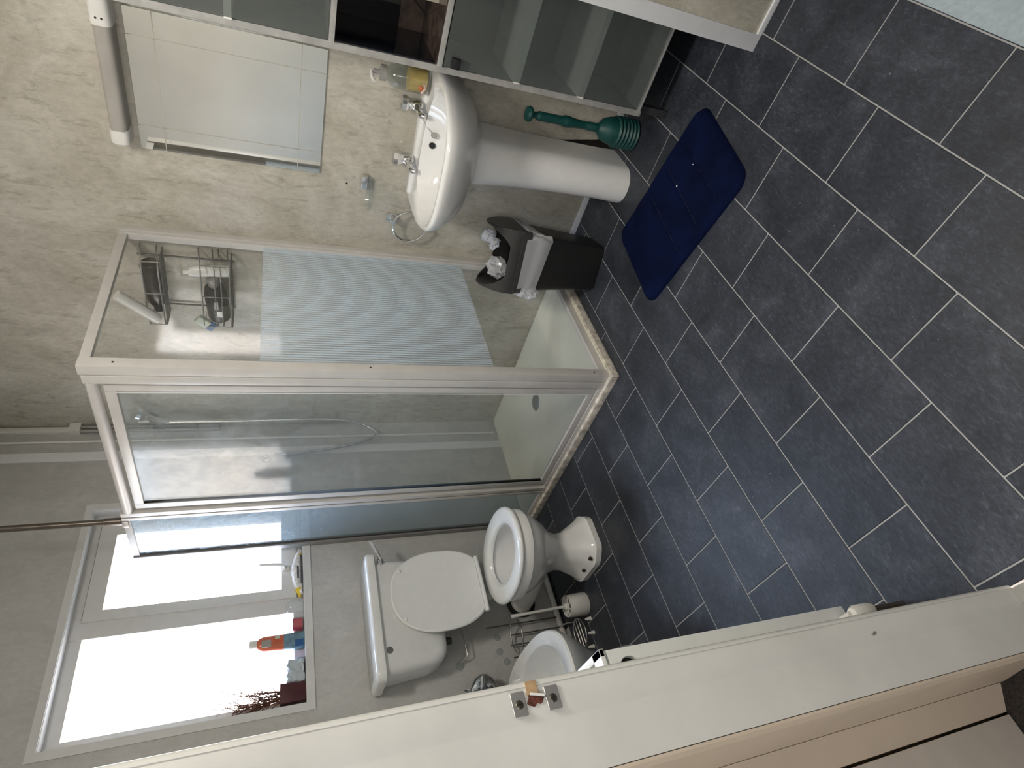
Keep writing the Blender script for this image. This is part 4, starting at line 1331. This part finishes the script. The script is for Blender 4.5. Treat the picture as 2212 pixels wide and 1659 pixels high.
MB().loft([oval(-.436, 2.70, .0342, .0202, SZ + .085, 24, 2.6), oval(-.434, 2.70, .032, .019, SZ + .165, 24, 2.5), oval(-.433, 2.70, .026, .017, SZ + .182, 24, 2.3), oval(-.433, 2.70, .018, .014, SZ + .190, 24, 2)]).done('upper_body', 'orange', sb)
MB().lathe([(.018, 0), (.020, .004), (.020, .030), (0, .031)], (-.432, 2.70, SZ + .190), (0, 0, 1), 20).done('cap', 'whitep', sb)
MB().box(-.455, -.425, 2.677, 2.6795, SZ + .135, SZ + .172).done('pale_label', 'cap', sb, smooth=0)
MB().box(-.425, -.412, 2.6775, 2.680, SZ + .10, SZ + .120).done('pale_label', 'palegreen', sb, smooth=0)
MB().box(-.468, -.440, 2.6775, 2.680, SZ + .006, SZ + .04).done('blue_label', 'blue', sb, smooth=0)
o = MB().box(-.508, -.474, 2.712, 2.716, SZ, SZ + .040, .0005).done('lilac_card', 'lilac', None, base=(-.49, 2.714, SZ))
tag(o, 'small lilac card leaning behind the sill between bottle and glass box', 'card')
gx = thing('glass_tissue_box', 'square clear glass box stuffed with white tissue on window sill', 'box', (-.567, 2.70, SZ))
mb = MB().box(-.617, -.515, 2.676, 2.680, SZ, SZ + .105).box(-.617, -.515, 2.726, 2.730, SZ, SZ + .105).box(-.617, -.613, 2.680, 2.726, SZ, SZ + .105).box(-.519, -.515, 2.680, 2.726, SZ, SZ + .105).box(-.613, -.519, 2.68, 2.726, SZ, SZ + .004)
mb.done('glass_sides', 'g_clear', gx, smooth=0)
mb = MB().box(-.606, -.524, 2.684, 2.722, SZ + .006, SZ + .070)
bmesh.ops.subdivide_edges(mb.bm, edges=mb.bm.edges[:], cuts=7, use_grid_fill=True)
o = crumple(mb, .010, 2.2, 55).done('tissue_wad', 'tissue', None, smooth=25, base=(-.563, 2.703, SZ + .006))
tag(o, 'wad of white tissue inside the clear glass box', 'tissue')
pp = thing('dried_plant', 'dry twiggy plant in a square maroon pot at the sill end', 'potted plant', (-.653, 2.70, SZ))
MB().loft([rrect(-.686, -.622, 2.672, 2.732, SZ, .006, 3), rrect(-.692, -.616, 2.668, 2.736, SZ + .010, .006, 3), rrect(-.694, -.614, 2.667, 2.738, SZ + .100, .006, 3), rrect(-.688, -.620, 2.673, 2.732, SZ + .100, .006, 3), rrect(-.688, -.620, 2.673, 2.732, SZ + .085, .006, 3)]).done('pot', 'maroon', pp)
random.seed(11)
mb = MB()


def twig(p, d, L, r, depth):
    pts, q = [Vector(p)], Vector(d).normalized()
    n_ = 7
    for k in range(n_):
        q = (q + Vector((random.uniform(-.22, .22), random.uniform(-.10, .10), random.uniform(-.12, .12)))).normalized()
        pts.append(pts[-1] + q * L / n_)
    for v in pts:
        v.x = max(v.x, WX0 + .006)
        v.y = min(max(v.y, YB + .006), FY0 - .006)
    mb.tube(pts, [r * (1 - .6 * k / n_) for k in range(n_ + 1)], 4)
    if depth:
        for k in range(2, n_ + 1):
            if random.random() < .85:
                dd = (q + Vector((random.uniform(-1.0, 1.0), random.uniform(-.3, .3), random.uniform(-.5, .8)))).normalized()
                twig(pts[k], dd, L * random.uniform(.14, .30), r * .7, depth - 1)


for k in range(22):
    a = random.uniform(-.30, .16)
    twig((-.655 + random.uniform(-.02, .02), 2.70 + random.uniform(-.012, .012), SZ + .085), (a, random.uniform(-.1, .1), 1), random.uniform(.10, .20), .0024, 2)
twig((-.645, 2.70, SZ + .085), (.16, 0, 1), .19, .0014, 0)
twig((-.660, 2.70, SZ + .085), (-.05, 0, 1), .235, .0020, 1)
for k in range(3):
    twig((-.66, 2.70 + .008 * k, SZ + .085), (-.10 + .03 * k, 0, 1), .25 - .02 * k, .0022, 1)
mb.done('twigs', 'twig', pp, smooth=0, kind='stuff')
